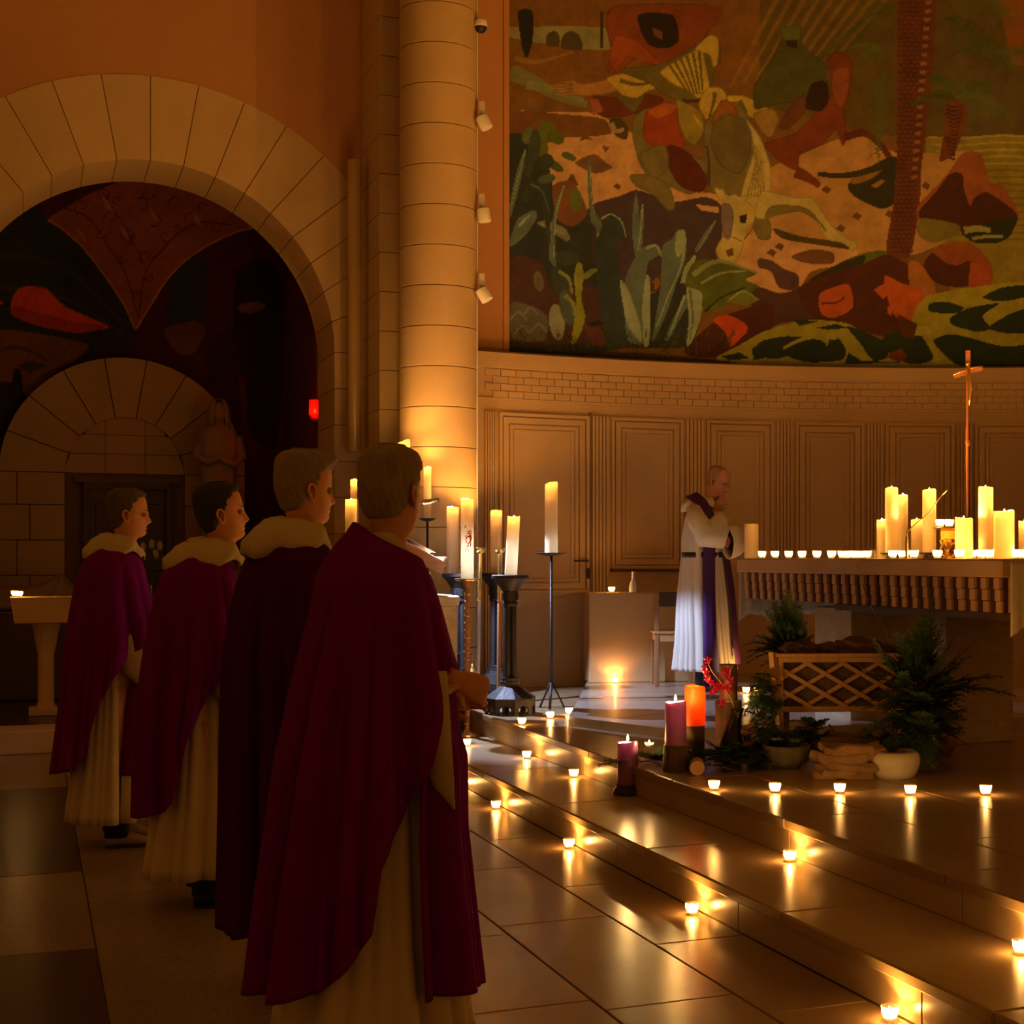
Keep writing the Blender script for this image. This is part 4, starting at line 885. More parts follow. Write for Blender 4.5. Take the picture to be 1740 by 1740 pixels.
# ---- spotlights on the column's flank, a camera dome and a conduit
cr_ = MB(); cr_.cyl((CX+CR+.004,CY-.04,.4),(CX+CR+.004,CY-.04,8),.006,n=8); cr_.build('conduit', M['white'], col)
for py, tl, lab in ((205,.5,'white spotlight on the column flank, topmost of three'),(362,.15,'white spotlight on the column flank, middle of three'),(497,.55,'white spotlight on the column flank, lowest of three')):
    p = at(822, py, 12.55); t = thing('spotlight', lab, 'spotlight', p)
    b = MB(); b.box((-.015,0,.10), (.045,.05,.11), None, .003); b.build('bracket', M['white'], t)
    b = MB(); b.tube([(-.02,0,.05),(-.01,-.02,.02)], .010, 8); b.build('joint', M['white'], t, True)
    R_ = Matrix.Rotation(tl,3,'Y'); b = MB(); b.lathe([(.001,-.06),(.048,-.06),(.052,-.055),(.052,.045),(.045,.05),(.040,.045),(.040,-.02),(.001,-.02)], (.005,-.03,-.02), 20, Matrix.Rotation(-tl,3,'Y')); b.build('housing', M['white'], t, True, auto=40)
p = at(817, 46, 12.55); t = thing('dome_camera', 'small black dome camera near the top of the column flank', 'camera', p)
b = MB(); b.ball((0,0,0), .05, 12); b.build('dome', M['black'], t, True); b = MB(); b.lathe([(.05,.0),(.056,.01),(.05,.05),(.001,.05)], (0,0,0), 20); b.build('housing', M['white'], t, True, auto=40)
# column loudspeaker on the back wall
t = thing('column_loudspeaker', 'long slim round loudspeaker fixed upright beside the big arch', 'loudspeaker', at(602, 768, 13.52))
b = MB(); b.lathe([(.001,0),(.058,0),(.060,.01),(.060,2.56),(.056,2.575),(.001,2.575)], (0,0,0), 24); b.build('body', mat('gold_lacquer', (.55,.38,.14), .35, metal=.3), t, True, auto=40)
for z in (.3, 2.3): b = MB(); b.box((0,.08,z), (.05,.08,.04)); b.build('bracket', M['iron'], t)
# red sanctuary lamp
p = at(535, 715, 14.75); t = thing('sanctuary_lamp', 'small red glowing sanctuary lamp on the dark wall inside the arch', 'lamp', p)
b = MB(); b.box((.03,.06,.0), (.11,.16,.03), Matrix.Rotation(TH,3,'Z'), .003); b.box((.03,.12,-.02), (.13,.03,.12), Matrix.Rotation(TH,3,'Z')); b.build('bracket', M['wood_d'], t)
b = MB(); b.lathe([(.001,.016),(.050,.016),(.052,.03),(.052,.20),(.049,.20),(.048,.03),(.001,.024)], (0,0,0), 24); b.build('red_glass', thin('red_glass', (1,.02,.01), .45, .45, tcol=(1,.03,.02)), t, True, auto=40)
b = MB(); b.lathe([(.001,.025),(.035,.025),(.035,.07),(.001,.07)], (0,0,0), 16); b.build('wax', M['wax_in'], t, True, auto=40)
f_ = flame_bm(.04,.012).build('flame', M['flame'], t, True); f_.location = (0,0,.075); point('candle_light', (0,0,.09), 1.0, r=.012, parent=t)

# ------------------------------------------------------------------ altar
p0 = W(4.62, 6.60); t = thing('altar', 'long altar with a pale slab over a frieze of small stepped corbel blocks', 'altar', (p0.x,p0.y,Z2), TH)
LZ = lambda z: z-Z2
b = MB(); b.box((.50,1.60,LZ(1.388)), (1.0,3.2,.092), None, .006); altar_m = mat('altar_stone', (.56,.36,.21), .5, (.48,.29,.16), 4, .6, .1, 50); b.build('slab', altar_m, t)
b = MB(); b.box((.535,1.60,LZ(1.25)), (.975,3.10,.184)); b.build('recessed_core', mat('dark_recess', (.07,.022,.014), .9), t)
npc = 27; pitch = 3.14/npc; bl = None
for k in range(npc):
    for j in range(3):
        y = .03+pitch*(k+.5); x0 = .026+.003*j; z = LZ(1.34-.0305-.061*j)
        if bl is None: m_ = MB(); m_.box((0,0,0), (.12,.050,.059), None, .002); bl = m_.build('corbel_block', altar_m, t); o = bl
        else: o = bl.copy(); C.objects.link(o)
        o.location = (x0+.06, y-.006*j, z)
for k in range(8):
    for j in range(3):
        o = bl.copy(); C.objects.link(o); o.rotation_euler = (0,0,PI/2); o.location = (.10+.11*k, .026+.003*j+.06, LZ(1.34-.0305-.061*j))
b = MB(); b.box((.5,.95,LZ(1.135)), (.86,1.9,.044), None, .003); b.build('under_rail', M['wood_d'], t)
for (u0_,u1_,v0_,v1_) in ((.46,.94,1.22,1.50),(.33,.88,2.15,2.65)):
    b = MB(); b.box(((u0_+u1_)/2,(v0_+v1_)/2,LZ(1.113)/2), (u1_-u0_,v1_-v0_,LZ(1.113)), None, .006); b.build('pier', M['travertine'], t)
# altar cloth: top runner and hanging lace ends, top-level thing lying on the altar
cl = MB(); zc = 1.436; nU = 60
def hang(v, sgn, drop, u0, u1):
    R = []
    for i in range(nU+1):
        u = u0+(u1-u0)*i/nU; col_ = []
        sc_ = drop-.045*abs(math.sin(PI*4*(i/nU)))**.7+.02*math.sin(i*.9)*.3
        for j in range(12):
            z = zc-sc_*j/11; off = .012+.006*math.sin(u*38)*j/11+.004*math.sin(u*91+1)*j/11
            col_.append(tuple(W(u, v+sgn*off, z)))
        R.append(col_)
    cl.rings(R, cap=False, closed=False)
hang(6.592, -1, .40, 4.66, 5.58); hang(9.808, 1, .44, 4.65, 5.58)
R = [[tuple(W(4.66+.92*i/4, 6.58+3.24*j/16, zc+.0005*math.sin(j*2+i))) for i in range(5)] for j in range(17)]; cl.rings(R, cap=False, closed=False)
tag(cl.build('altar_cloth', M['lace'], None, True, solid=.003), 'cream altar cloth with scalloped lace ends hanging over both ends of the altar', 'cloth')
def aU(px, u): t_ = (px-PX)/FPX; Y = u/(CS*t_+SN); return t_*Y, Y
ZA = 1.4395
def acandle(px, ytop, wpx, u, label, lit=True, m='wax', tall=False, power=4.5, depth=.045):
    X, Y = aU(px, u); h = CAMZ+(PY-ytop)*Y/FPX-ZA; zb = ZA
    if tall:
        t = thing('saucer_stand', 'small black saucer under the '+label.split(',')[0].split(' near ')[0]+('' if 'strong' not in label else ' at the right'), 'saucer', (X,Y,ZA))
        s_ = MB(); s_.lathe([(.001,.022),(.06,.024),(.075,.032),(.077,.036),(.06,.030),(.001,.028)], (0,0,0), 24); s_.build('pan', M['iron'], t, True)
        for k in range(3): a = k*2.09; s_ = MB(); s_.tube([(.03*math.cos(a),.03*math.sin(a),.025),(.05*math.cos(a),.05*math.sin(a),.002)], .004, 6); s_.build('foot', M['iron'], t, True)
        zb += .0285; h -= .0285
    candle('pillar_candle', (X,Y,zb), wpx*Y/FPX/2, h, label, M[m], lit, power, depth=depth)
acandle(1277, 890, 24, 4.84, 'unlit ivory pillar candle on the far end of the altar', False)
acandle(1498, 883, 17, 5.35, 'short lit candle on the altar, leftmost of the main cluster')
acandle(1515, 829, 22, 5.15, 'candle with a squared rim on the altar, tallest at the left of the cluster', tall=True)
acandle(1534, 841, 17, 5.42, 'candle leaning behind the tallest left one, altar centre', tall=True)
acandle(1558, 883, 20, 5.25, 'short lit candle on the altar behind the microphone stem')
acandle(1579, 832, 23, 4.98, 'candle beside the microphone, altar centre', tall=True)
acandle(1638, 880, 30, 5.0, 'thick lit candle on the altar with a strong flame, right of the gilt stand')
acandle(1675, 828, 25, 5.15, 'candle with a strong flame near the right end of the altar', tall=True)
acandle(1706, 868, 35, 4.86, 'wide darker brown-gold pillar candle with a small flame at the right end of the altar', m='orange_dull' if 'orange_dull' in M else 'wax', power=.25)
acandle(1741, 886, 20, 5.3, 'candle cut off by the right edge of the picture on the altar')
ar = 'tealights along the front edge of the altar'
names = ['first','second','third','fourth','fifth','sixth']
for i, px in enumerate((1295,1317,1340,1363,1388,1413)):
    X, Y = aU(px, 4.76+.02*(i%2)); votive(X, Y, ZA, names[i]+' tealight from the unlit pillar candle along the altar front')
for i, px in enumerate((1431,1441,1452,1463,1474)):
    X, Y = aU(px, 5.0+.03*(i%2)); votive(X, Y, ZA, 'tealight in the tight bright row at the middle of the altar, '+['left end','second from its left','centre','second from its right','right end'][i])
for px, u, lab in ((1517,4.80,'tealight in front of the tallest left altar candle'),(1533,5.0,'tealight just left of the microphone foot on the altar'),(1553,4.80,'tealight in front of the short candle right of the microphone'),
    (1593,4.80,'tealight in front of the gilt stand, right of the candle by the microphone'),(1630,4.78,'tealight in front of the thick candle on the altar'),(1652,5.05,'tealight tucked right of the thick altar candle'),
    (1667,4.80,'tealight in front of the tall candle near the right end of the altar'),(1682,4.84,'tealight between the tall and the wide brown candle on the altar'),(1726,4.9,'tealight right of the wide brown candle on the altar'),(1739,4.86,'tealight at the very right edge of the picture on the altar')):
    X, Y = aU(px, u); votive(X, Y, ZA, lab)
# microphone
X, Y = aU(1541, 4.78); t = thing('microphone', 'gooseneck microphone rising from the altar between the candles', 'microphone', (X,Y,ZA))
b = MB(); b.lathe([(.001,0),(.028,0),(.028,.006),(.012,.012),(.010,.10),(.008,.128),(.001,.128)], (0,0,0), 16); b.build('base', M['brass'], t, True, auto=40)
k_ = Y/FPX; b = MB(); b.tube([(0,0,.125),(.002,0,.16),(20*k_,0,.22),(38*k_,0,.27),(50*k_,0,.33),(62*k_,0,.385)], .0032, 8); b.build('gooseneck', M['brass'], t, True)
b = MB(); b.tube([(60*k_,0,.378),(66*k_,0,.398),(69*k_,0,.408)], [.005,.007,.007], 10); b.build('capsule', M['brass'], t, True)
# gilt stand with plate
X, Y = aU(1610, 5.1); t = thing('gilt_stand', 'ornate gilt stand with a round plate and scrolls between the altar candles', 'stand', (X,Y,ZA))
b = MB(); b.lathe([(.06,0),(.062,.008),(.03,.02),(.014,.04),(.02,.06),(.035,.075),(.05,.11),(.05,.118),(.035,.09),(.001,.07)], (0,0,0), 20); b.build('foot', M['gold'], t, True)
b = MB(); b.lathe([(.012,.11),(.012,.17),(.12,.178),(.128,.183),(.12,.186),(.001,.184)], (0,0,0), 28); b.build('plate', M['brass'], t, True, auto=50)
for s_ in (-1, 1):
    b = MB(); b.tube([(s_*.02,-.03,.01),(s_*.045,-.05,.035),(s_*.05,-.05,.07),(s_*.03,-.05,.095),(s_*.015,-.05,.085),(s_*.022,-.05,.07)], [.008,.007,.006,.005,.004,.003], 8); b.build('scroll', M['gold'], t, True)
b = MB(); b.box((0,-.03,.14), (.10,.02,.06), None, .004); b.build('plaque', M['gold'], t)
votive(X-.045, Y, ZA+.186, 'tealight at the left on the gilt plate among the altar candles'); votive(X+.012, Y+.01, ZA+.186, 'tealight at the middle of the gilt plate among the altar candles')
# small glass and papers on the altar
X, Y = aU(1485, 4.9); b = MB(); b.lathe([(.001,0),(.018,0),(.020,.004),(.022,.055),(.020,.055),(.018,.006),(.001,.005)], (0,0,0), 16); o = b.build('glass_tumbler', M['glass_c'], None, True, loc=(X,Y,ZA)); tag(o, 'small clear glass on the altar left of the candle cluster', 'glass')
for px, u, w_, lab in ((1470,4.74,.22,'folded paper lying on the altar edge above the hanging cable'),(1600,4.72,.26,'sheet of paper on the altar under the tealights')):
    X, Y = aU(px, u); b = MB(); b.box((0,0,0), (.14,w_,.004), Matrix.Rotation(TH+.1,3,'Z')); tag(b.build('paper', M['lace'], None, loc=(X,Y,ZA-.0005)), lab, 'paper')
# cable
X, Y = aU(1455, 4.62); P_ = [Vector((X,Y,1.44)), Vector((X-.002,Y-.025,1.43)), Vector((X+.01,Y-.02,1.36)), Vector((X+.045,Y-.03,1.24)), Vector((X+.10,Y-.05,1.12)), Vector((X+.17,Y-.08,1.0)), Vector((X+.20,Y-.1,.90))]
b = MB(); b.tube([P_[0]+Vector((.02,.14,.0))]+P_, .0035, 6); tag(b.build('cable', mat('cable', (.55,.36,.16), .6), None, True), 'thin pale cable hanging down the front of the altar', 'cable')
# processional crucifix
X, Y = 1.96, 10.3; t = thing('processional_cross', 'tall thin processional crucifix rising behind the altar candles', 'cross', (X,Y,Z3))
zc_ = CAMZ+(PY-632)*Y/FPX-Z3; copper = mat('copper_brown', (.42,.16,.07), .4, (.30,.10,.05), 8, metal=.3)
b = MB(); b.lathe([(.14,0),(.14,.015),(.03,.03),(.012,.05)], (0,0,0), 24); b.build('foot', M['iron'], t, True, auto=40)
b = MB(); b.cyl((0,0,.03),(-.004,0,zc_-.38),.011,n=12); b.lathe([(.014,zc_-.50),(.020,zc_-.48),(.014,zc_-.46)],(0,0,0),12); b.build('pole', copper, t, True, auto=40)
b = MB(); b.cyl((-.004,0,zc_-.40),(-.004,0,zc_-.06),.008,n=10); b.box((0,0,zc_+.06), (.032,.014,.17), None, .002); b.box((.0,0,zc_), (.20,.014,.032), Matrix.Rotation(-.28,3,'Y'), .002); b.build('cross', copper, t)
b = MB(); b.tube([(0,-.018,zc_+.035),(0,-.02,zc_+.0),(.004,-.022,zc_-.06),(.012,-.024,zc_-.11),(.006,-.020,zc_-.19),(.008,-.018,zc_-.23)], [.010,.016,.017,.014,.010,.006], 10); b.ball((-.004,-.02,zc_+.055), .015, 8)
b.tube([(0,-.02,zc_+.02),(.05,-.018,zc_+.03),(.10,-.012,zc_+.035)], [.008,.006,.004], 8); b.tube([(0,-.02,zc_+.02),(-.05,-.018,zc_+.0),(-.10,-.012,zc_-.02)], [.008,.006,.004], 8); b.build('corpus', M['gold'], t, True)

# ------------------------------------------------------------------ bench block, bottle, chair
def wallY(px): return ang(px)[1]
p = Vector(((1005-PX)/FPX*13.05, 13.05, 0)); t_z = 1.145
b = MB(); b.box((.42,.24,(t_z-Z3)/2), (.86,.44,t_z-Z3), None, .008); o = b.build('stone_bench', M['apse'], None, loc=(p.x,p.y-.12,Z3)); o.rotation_euler = (0,0,.18); tag(o, 'plain stone block against the apse wall under the second panel', 'stone block')
votive(-.555, 12.97+.06, t_z, 'tealight on the stone block beside the white bottle')
b = MB(); b.lathe([(.001,0),(.033,0),(.036,.01),(.036,.05),(.028,.085),(.014,.11),(.012,.17),(.014,.172),(.013,.178),(.001,.178)], (0,0,0), 20); tag(b.build('bottle', mat('white_glaze', (.75,.75,.76), .2), None, True, loc=(-.372,13.06,t_z)), 'small white bottle with a narrow neck on the stone block', 'bottle')
t = thing('chair', 'plain wooden chair with dark back panel standing behind the white-robed priest', 'chair', (-.02,12.75,Z3), .1)
for sx, sy, h in ((-.16,-.15,.78),(.16,-.15,.78),(-.16,.2,.43),(.16,.2,.43)):
    b = MB(); b.box((sx,sy,h/2), (.036,.036,h), None, .004); b.build('leg', M['wood'], t)
b = MB(); b.box((0,-.15,.72), (.30,.02,.12), None, .004); b.build('back_panel', M['wood_d'], t)
b = MB(); b.box((0,-.15,.40), (.30,.022,.06), None, .004); b.build('rear_rail', M['wood_l'], t)
b = MB(); b.box((0,.02,.445), (.38,.40,.025), None, .008); b.build('seat', M['wood_l'], t)
for s_ in (-1,1): b = MB(); b.box((s_*.16,.02,.40), (.022,.32,.05), None, .003); b.build('side_rail', M['wood_l'], t)
# ------------------------------------------------------------------ greenery, pots and candles in front of the altar
M['needle'] = mat('cypress_green', (.05,.125,.03), .6, (.028,.07,.018), 20, .5)
M['needle2'] = mat('cypress_green_light', (.07,.13,.035), .6, (.03,.07,.02), 20, .5)
M['twig'] = mat('twig', (.14,.07,.03), .8)
def frond(mb, p, d, L_, droop=.4, nb=14, w_=.34, seed=0, tw=None):
    r = random.Random(seed); d = Vector(d).normalized(); p = Vector(p); side = d.cross(Vector((0,0,1)))
    side = side.normalized() if side.length > .1 else Vector((1,0,0)); up = side.cross(d).normalized()
    pos = lambda t: p+d*L_*t+Vector((0,0,-1))*droop*L_*t*t
    pts = [pos(i/6) for i in range(7)]
    (tw or mb).tube(pts, [.004*(1-.8*i/6)*L_/.4+.0008 for i in range(7)], 4)
    for k in range(nb):
        t = .12+.88*k/nb; b = pos(t); ll = L_*w_*(1.05-t)*(.8+.4*r.random())+.015
        for s_ in (-1, 1):
            dd = (d*.75+side*s_*.75+up*(r.random()-.5)*.5+Vector((0,0,-droop*t*.8))).normalized()
            sd = dd.cross(up).normalized(); e = b+dd*ll+Vector((0,0,-.10*ll))
            mb.add([b-sd*.0022, b+sd*.0022, e], [(0,1,2)])
            n2 = max(4, int(ll/.009))
            for j in range(n2):
                tt = (j+.6)/n2; c = b+(e-b)*tt; l2 = ll*.34*(1.1-tt)+.006
                for s2 in (-1, 1):
                    q = (dd*.8+sd*s2*.65+up*(r.random()-.5)*.7).normalized(); f = c+q*l2; wv = q.cross(up).normalized()*.0032
                    mb.add([c-wv, c+wv, f+wv*.3, f-wv*.3], [(0,1,2,3)])
def rdir(r, az0, az1, el0, el1):
    a = math.radians(r.uniform(az0, az1)); e = math.radians(r.uniform(el0, el1)); return (math.cos(e)*math.cos(a), math.cos(e)*math.sin(a), math.sin(e))
def bush(name, label, base, specs, cat='branches'):
    t = thing(name, label, cat, base); fo = MB(); tw = MB(); r = random.Random(len(label))
    for i, (p, d, L_, dr) in enumerate(specs): frond(fo, p, d, L_, dr, max(7, int(L_*34)), .36, i*7+1, tw)
    o = fo.build('foliage', M['needle'], t); o['kind'] = 'stuff'; o = tw.build('stems', M['twig'], t, True); return t
r = random.Random(5)
B0 = at(1556, 1290, 8.15); B0.z = Z2
sp = []
for k in range(120): sp.append(((r.uniform(-.10,.10), r.uniform(-.08,.10), r.uniform(.08,.46)), rdir(r,-210,30,-25,60), r.uniform(.16,.32), r.uniform(.05,.5)))
for dx, dz, L_, dr in ((.05,1.0,.42,.02),(.28,.95,.40,.05),(-.25,.9,.36,.05),(.6,.7,.36,.1),(-.5,.8,.38,.1),(.95,.42,.42,.22),(1.0,.22,.46,.28),(-.8,.5,.28,.1),(.5,1.0,.40,.1),(-.1,1.0,.34,.0),(.8,.9,.34,.2),(-.6,1.1,.32,.2),(.15,1.0,.48,.0)):
    sp.append(((dx*.08,0,.42), (dx,-.12,dz), L_, dr))
for dx in (-.06,0,.05,-.12,.02): sp.append(((dx,-.14,.22), (dx*2-.1,-.35,-.6), .20, .1))
bush('cypress_branches', 'large dark green bush of cypress branches standing at the right of the lattice planter', B0, sp)
B1 = at(1345, 1112, 8.75); sp = []
for q in ((-.12,.95,.40,.05),(-.22,.9,.34,.08),(.05,1,.30,.03),(-.8,.45,.30,.45),(-.7,.6,.34,.5),(-.85,.5,.3,.6),(-.3,1.0,.36,.1),(-.05,.95,.36,.05),(-.9,.3,.28,.5),(-.6,.7,.30,.4),(-.35,.8,.34,.15),(-.95,.15,.22,.5),(-.5,.5,.22,.5),(-.15,.7,.28,.1)): sp.append(((r.uniform(-.03,.03),0,0), (q[0],-.15,q[1]), q[2], q[3]))
bush('cypress_spray', 'loose green spray of cypress rising from the left corner of the lattice planter', B1, sp)
B2 = at(1315, 1180, 8.5); sp = []
for k in range(60): sp.append(((r.uniform(-.06,.05),r.uniform(-.03,.06),r.uniform(-.16,.10)), rdir(r,100,260,-50,40), r.uniform(.10,.19), .3))
bush('cypress_spray', 'thick dark cypress hanging beside the left post of the lattice planter', B2, sp)
B3 = at(1345, 1262, 8.35); sp = []
for k in range(64): sp.append(((r.uniform(-.17,.18),r.uniform(-.03,.08),r.uniform(-.06,.12)), rdir(r,180,360,-40,50), r.uniform(.09,.17), .25))
bush('fir_sprigs', 'dark sprigs filling the space under the lattice planter', B3, sp)
B4 = onz(1235, 1306, Z2); sp = []
for k in range(80): sp.append(((r.uniform(-.20,.17),r.uniform(-.05,.12),r.uniform(.02,.09)), rdir(r,150,390,0,40), r.uniform(.10,.19), .2))
bush('fir_sprigs', 'low mat of green sprigs on the platform below the dark vase', B4, sp)
B5 = onz(1112, 1300, Z2); sp = []
for k in range(18): sp.append(((r.uniform(-.05,.08),r.uniform(-.02,.08),r.uniform(.01,.05)), rdir(r,120,420,0,40), r.uniform(.07,.13), .2))
sp.append(((-.1,0,.03), (-1,-.25,.0), .22, .12)); sp.append(((-.08,.02,.03), (-1,.0,.05), .2, .1))
bush('fir_sprigs', 'small dark sprigs reaching over the platform edge behind the front purple candle', B5, sp)
# lattice planter
t = thing('lattice_planter', 'wooden planter box with a diamond lattice front, filled with dark bark', 'planter', at(1432, 1208, 8.55), .04)
Wd, Hh, Dp = .70, .30, .28
for z, h in ((.012,.03),(Hh-.012,.03)): b = MB(); b.box((0,-.012,z), (Wd+.02,.022,h), None, .003); b.build('rail', M['wood_l'], t)
for x in (-Wd/2, Wd/2): b = MB(); b.box((x,-.012,Hh/2), (.03,.024,Hh), None, .003); b.build('post', M['wood_l'], t)
def clipseg(x0, z0, sl):                                    # strip of slope sl through (x0,z0), clipped to the opening
    xs = []
    for zz in (.02, Hh-.02):
        xs.append((x0+(zz-z0)/sl, zz))
    (xa, za), (xb, zb) = xs
    def cl(x, z, X):  return (X, z0+(X-x0)*sl)
    L0, L1 = -Wd/2+.01, Wd/2-.01
    P_ = []
    for x, z in ((xa,za),(xb,zb)):
        if x < L0: x, z = cl(x,z,L0)
        if x > L1: x, z = cl(x,z,L1)
        P_.append((x,z))
    return P_ if abs(P_[0][0]-P_[1][0]) > .02 and .0 < P_[0][1] < Hh and .0 < P_[1][1] < Hh+.01 else None
for k in range(-3, 4):
    for sgn, yy in ((1,-.004),(-1,-.012)):
        q = clipseg(k*.20+(.0 if sgn > 0 else .0), Hh/2, sgn*.58)
        if not q: continue
        (xa,za),(xb,zb) = q; L_ = math.hypot(xb-xa, zb-za); a = math.atan2(zb-za, xb-xa)
        b = MB(); b.box(((xa+xb)/2, yy, (za+zb)/2), (L_,.008,.024), Matrix.Rotation(-a,3,'Y'), .002); b.build('lattice_strip', M['wood_l'], t)
b = MB(); b.box((0,Dp-.01,Hh/2), (Wd,.015,Hh), None, .002); b.box((-Wd/2,Dp/2,Hh/2), (.015,Dp,Hh)); b.box((Wd/2,Dp/2,Hh/2), (.015,Dp,Hh)); b.box((0,Dp/2,.03), (Wd,Dp,.02)); b.box((0,.012,Hh/2),(Wd-.02,.006,Hh-.02)); b.build('dark_liner', M['bark'], t)
b = MB(); b.tube([(-Wd/2-.045,-.02,Hh+.03),(-Wd/2-.02,-.03,.0),(-Wd/2+.0,-.035,-.12)], [.024,.023,.022], 4); b.build('left_leg', M['wood_l'], t)
for x, y in ((Wd/2-.02,0),(Wd/2-.02,Dp-.03),(-Wd/2+.06,Dp-.03)): b = MB(); b.box((x,y,-.135), (.035,.035,.27), None, .002); b.build('leg', M['wood_l'], t)
b = MB(); b.box((0,-.005,Hh+.012), (Wd+.06,.05,.02), None, .003); b.build('top_rail', M['wood_l'], t)
def lump(name, m, parent, c, rx, ry, rz, seed, n=14, rough=.18, loc=None):
    q = MB(); r = random.Random(seed); f = [(r.uniform(1,5), r.uniform(1,5), r.uniform(1,5), r.random()*6) for _ in range(5)]
    R = []
    for i in range(n+1):
        ph = PI*i/n; R.append([])
        for j in range(2*n):
            th = PI*j/n; x, y, z = math.sin(ph)*math.cos(th), math.sin(ph)*math.sin(th), -math.cos(ph)
            d = 1+rough*sum(math.sin(a*x*2+b_*y*2+cc*z*2+e) for a,b_,cc,e in f)/3
            R[-1].append((c[0]+x*rx*d, c[1]+y*ry*d, c[2]+z*rz*d))
    q.rings(R); return q.build(name, m, parent, True, loc=loc)
for k, (x, rx, rz) in enumerate(((-.22,.13,.075),(.10,.17,.085),(-.04,.12,.06),(.24,.1,.05))): lump('bark_lump', M['bark'], t, (x,.13,Hh+.012), rx, .11, rz, k+3, rough=.3)
q_ = at(1341, 1104, 8.66); votive(q_.x, q_.y, Hh+t.location.z+.022, 'tealight on the left corner of the lattice planter under the green spray')
# rock, pots
def slabrock(name, lab, base, L_, D_, H_, layers, seed, m):
    t = thing(name, lab, 'stone', base); r = random.Random(seed); z = 0
    for k in range(layers):
        h = H_/layers*r.uniform(.8,1.2); n = 18; sx = L_/2*r.uniform(.88,1.04); sy = D_/2*r.uniform(.88,1.0); off = r.uniform(-.028,.028)
        q = MB(); R = []
        for zz, s_ in ((0,.95),(h*.25,1.0),(h*.8,.99),(h*1.0,.93)):
            R.append([(off+sx*s_*(math.copysign(abs(math.cos(a))**.8, math.cos(a))+.09*math.sin(7*a+k)+.05*math.sin(13*a)), sy*s_*(math.copysign(abs(math.sin(a))**.8, math.sin(a))+.05*math.sin(5*a+2*k)), z+zz+.012*math.sin(3*a+k*2)+.006*math.sin(8*a+k)) for a in [2*PI*i/n for i in range(n)]])
        q.rings(R); q.build('layer', m, t, False, bevel=.004); z += h*.92
    return t
M['sand'] = mat('sandstone', (.40,.24,.11), .9, (.16,.09,.04), 9, .6, .8, 25)
slabrock('sandstone_slab', 'rough layered sandstone slab on the platform left of the white bowl', at(1440,1331,7.85).to_2d().to_3d()+Vector((0,0,Z2)), .37, .21, .19, 4, 4, M['sand'])
slabrock('sandstone_slab', 'flat dark sandstone on the platform behind the layered slab under the planter', at(1452,1295,8.35).to_2d().to_3d()+Vector((0,0,Z2)), .46, .22, .17, 2, 9, mat('sandstone_dark', (.24,.14,.07), .85, (.12,.07,.035), 9, .6, .8, 25))
p = onz(1521, 1322, Z2)
b = MB(); b.lathe([(.001,0),(.105,0),(.122,.03),(.134,.07),(.136,.10),(.126,.125),(.108,.135),(.104,.132),(.122,.10),(.118,.06),(.001,.03)], (0,0,0), 36)
tag(b.build('white_bowl', mat('speckled_glaze', (.72,.66,.52), .25, (.66,.60,.46), 8, .6), None, True, loc=(p.x,p.y+.05,Z2)), 'round white glazed bowl on the platform beneath the cypress bush', 'bowl')
p = onz(1338, 1306, Z2)
b = MB(); b.lathe([(.001,0),(.07,0),(.11,.04),(.125,.09),(.128,.12),(.12,.12),(.10,.06),(.001,.03)], (0,0,0), 30)
tag(b.build('shallow_pot', mat('grey_glaze', (.26,.25,.17), .4, (.14,.13,.09), 12, .5), None, True, loc=(p.x,p.y+.06,Z2)), 'greenish grey shallow pot under the left side of the lattice planter', 'pot')
p = at(1583, 1292, 8.75)
b = MB(); b.lathe([(.001,0),(.09,0),(.125,.06),(.12,.13),(.07,.19),(.05,.21),(.055,.225),(.001,.2)], (0,0,0), 24)
tag(b.build('brown_jug', mat('brown_clay', (.26,.12,.05), .5), None, True, loc=(p.x+.02,p.y,Z2)), 'dark brown clay jug holding the cypress branches before the altar pier', 'jug')
# logs and candles
def stump(px, ybase, ytop, r_, Y, lab):
    z_h = (ybase-ytop)*Y/FPX
    p = onz(px, ybase, Z2); t = thing('log_stump', lab, 'log', (p.x, p.y+r_*.6, Z2)); h = CAMZ-(ytop-PY)/FPX*(p.y+r_*.6)-Z2
    b = MB(); f = lambda a, r, z: r*(1+.03*math.sin(3*a+z*9)+.018*math.sin(11*a))
    b.lathe([(r_*1.03,0),(r_,h*.3),(r_*.98,h*.7),(r_,h-.004)], (0,0,0), 28, fl=f); b.build('bark_side', M['bark'], t, True)
    b = MB(); b.lathe([(.001,h-.002),(r_*.93,h-.001),(r_*.95,h-.006)], (0,0,0), 28, fl=f); b.build('cut_face', M['wood_l'], t, True); return t, h
t, h = stump(1148, 1312, 1264, .067, 8.03, 'thick log stump on the platform carrying the lit purple candle')
candle('purple_candle', t.location+Vector((0,0,h+.001)), .057, .222, 'lit pale purple pillar candle on the thick log stump', M['purple_wax'], depth=.02, power=.9)
t, h = stump(1181, 1300, 1232, .052, 8.3, 'slimmer log stump behind the thick one, carrying the orange candle')
candle('orange_candle', t.location+Vector((0,0,h+.001)), .0565, .212, 'glowing orange pillar candle on the slimmer log stump', M['orange_wax'], depth=.10, power=.9)
t, h = stump(1238, 1292, 1190, .075, 8.5, 'tall dark log stump behind the dark vase')
candle('mauve_candle', t.location+Vector((-.0,.0,h+.001)), .052, .20, 'unlit dull mauve pillar candle with a bare wick on the tall stump', M['mauve_wax'], False, depth=.006)
p = onz(1066, 1352, Z1); b = MB(); b.lathe([(.001,0),(.078,0),(.080,.006),(.076,.03),(.062,.045),(.066,.055),(.055,.055),(.05,.03),(.001,.02)], (0,0,0), 24)
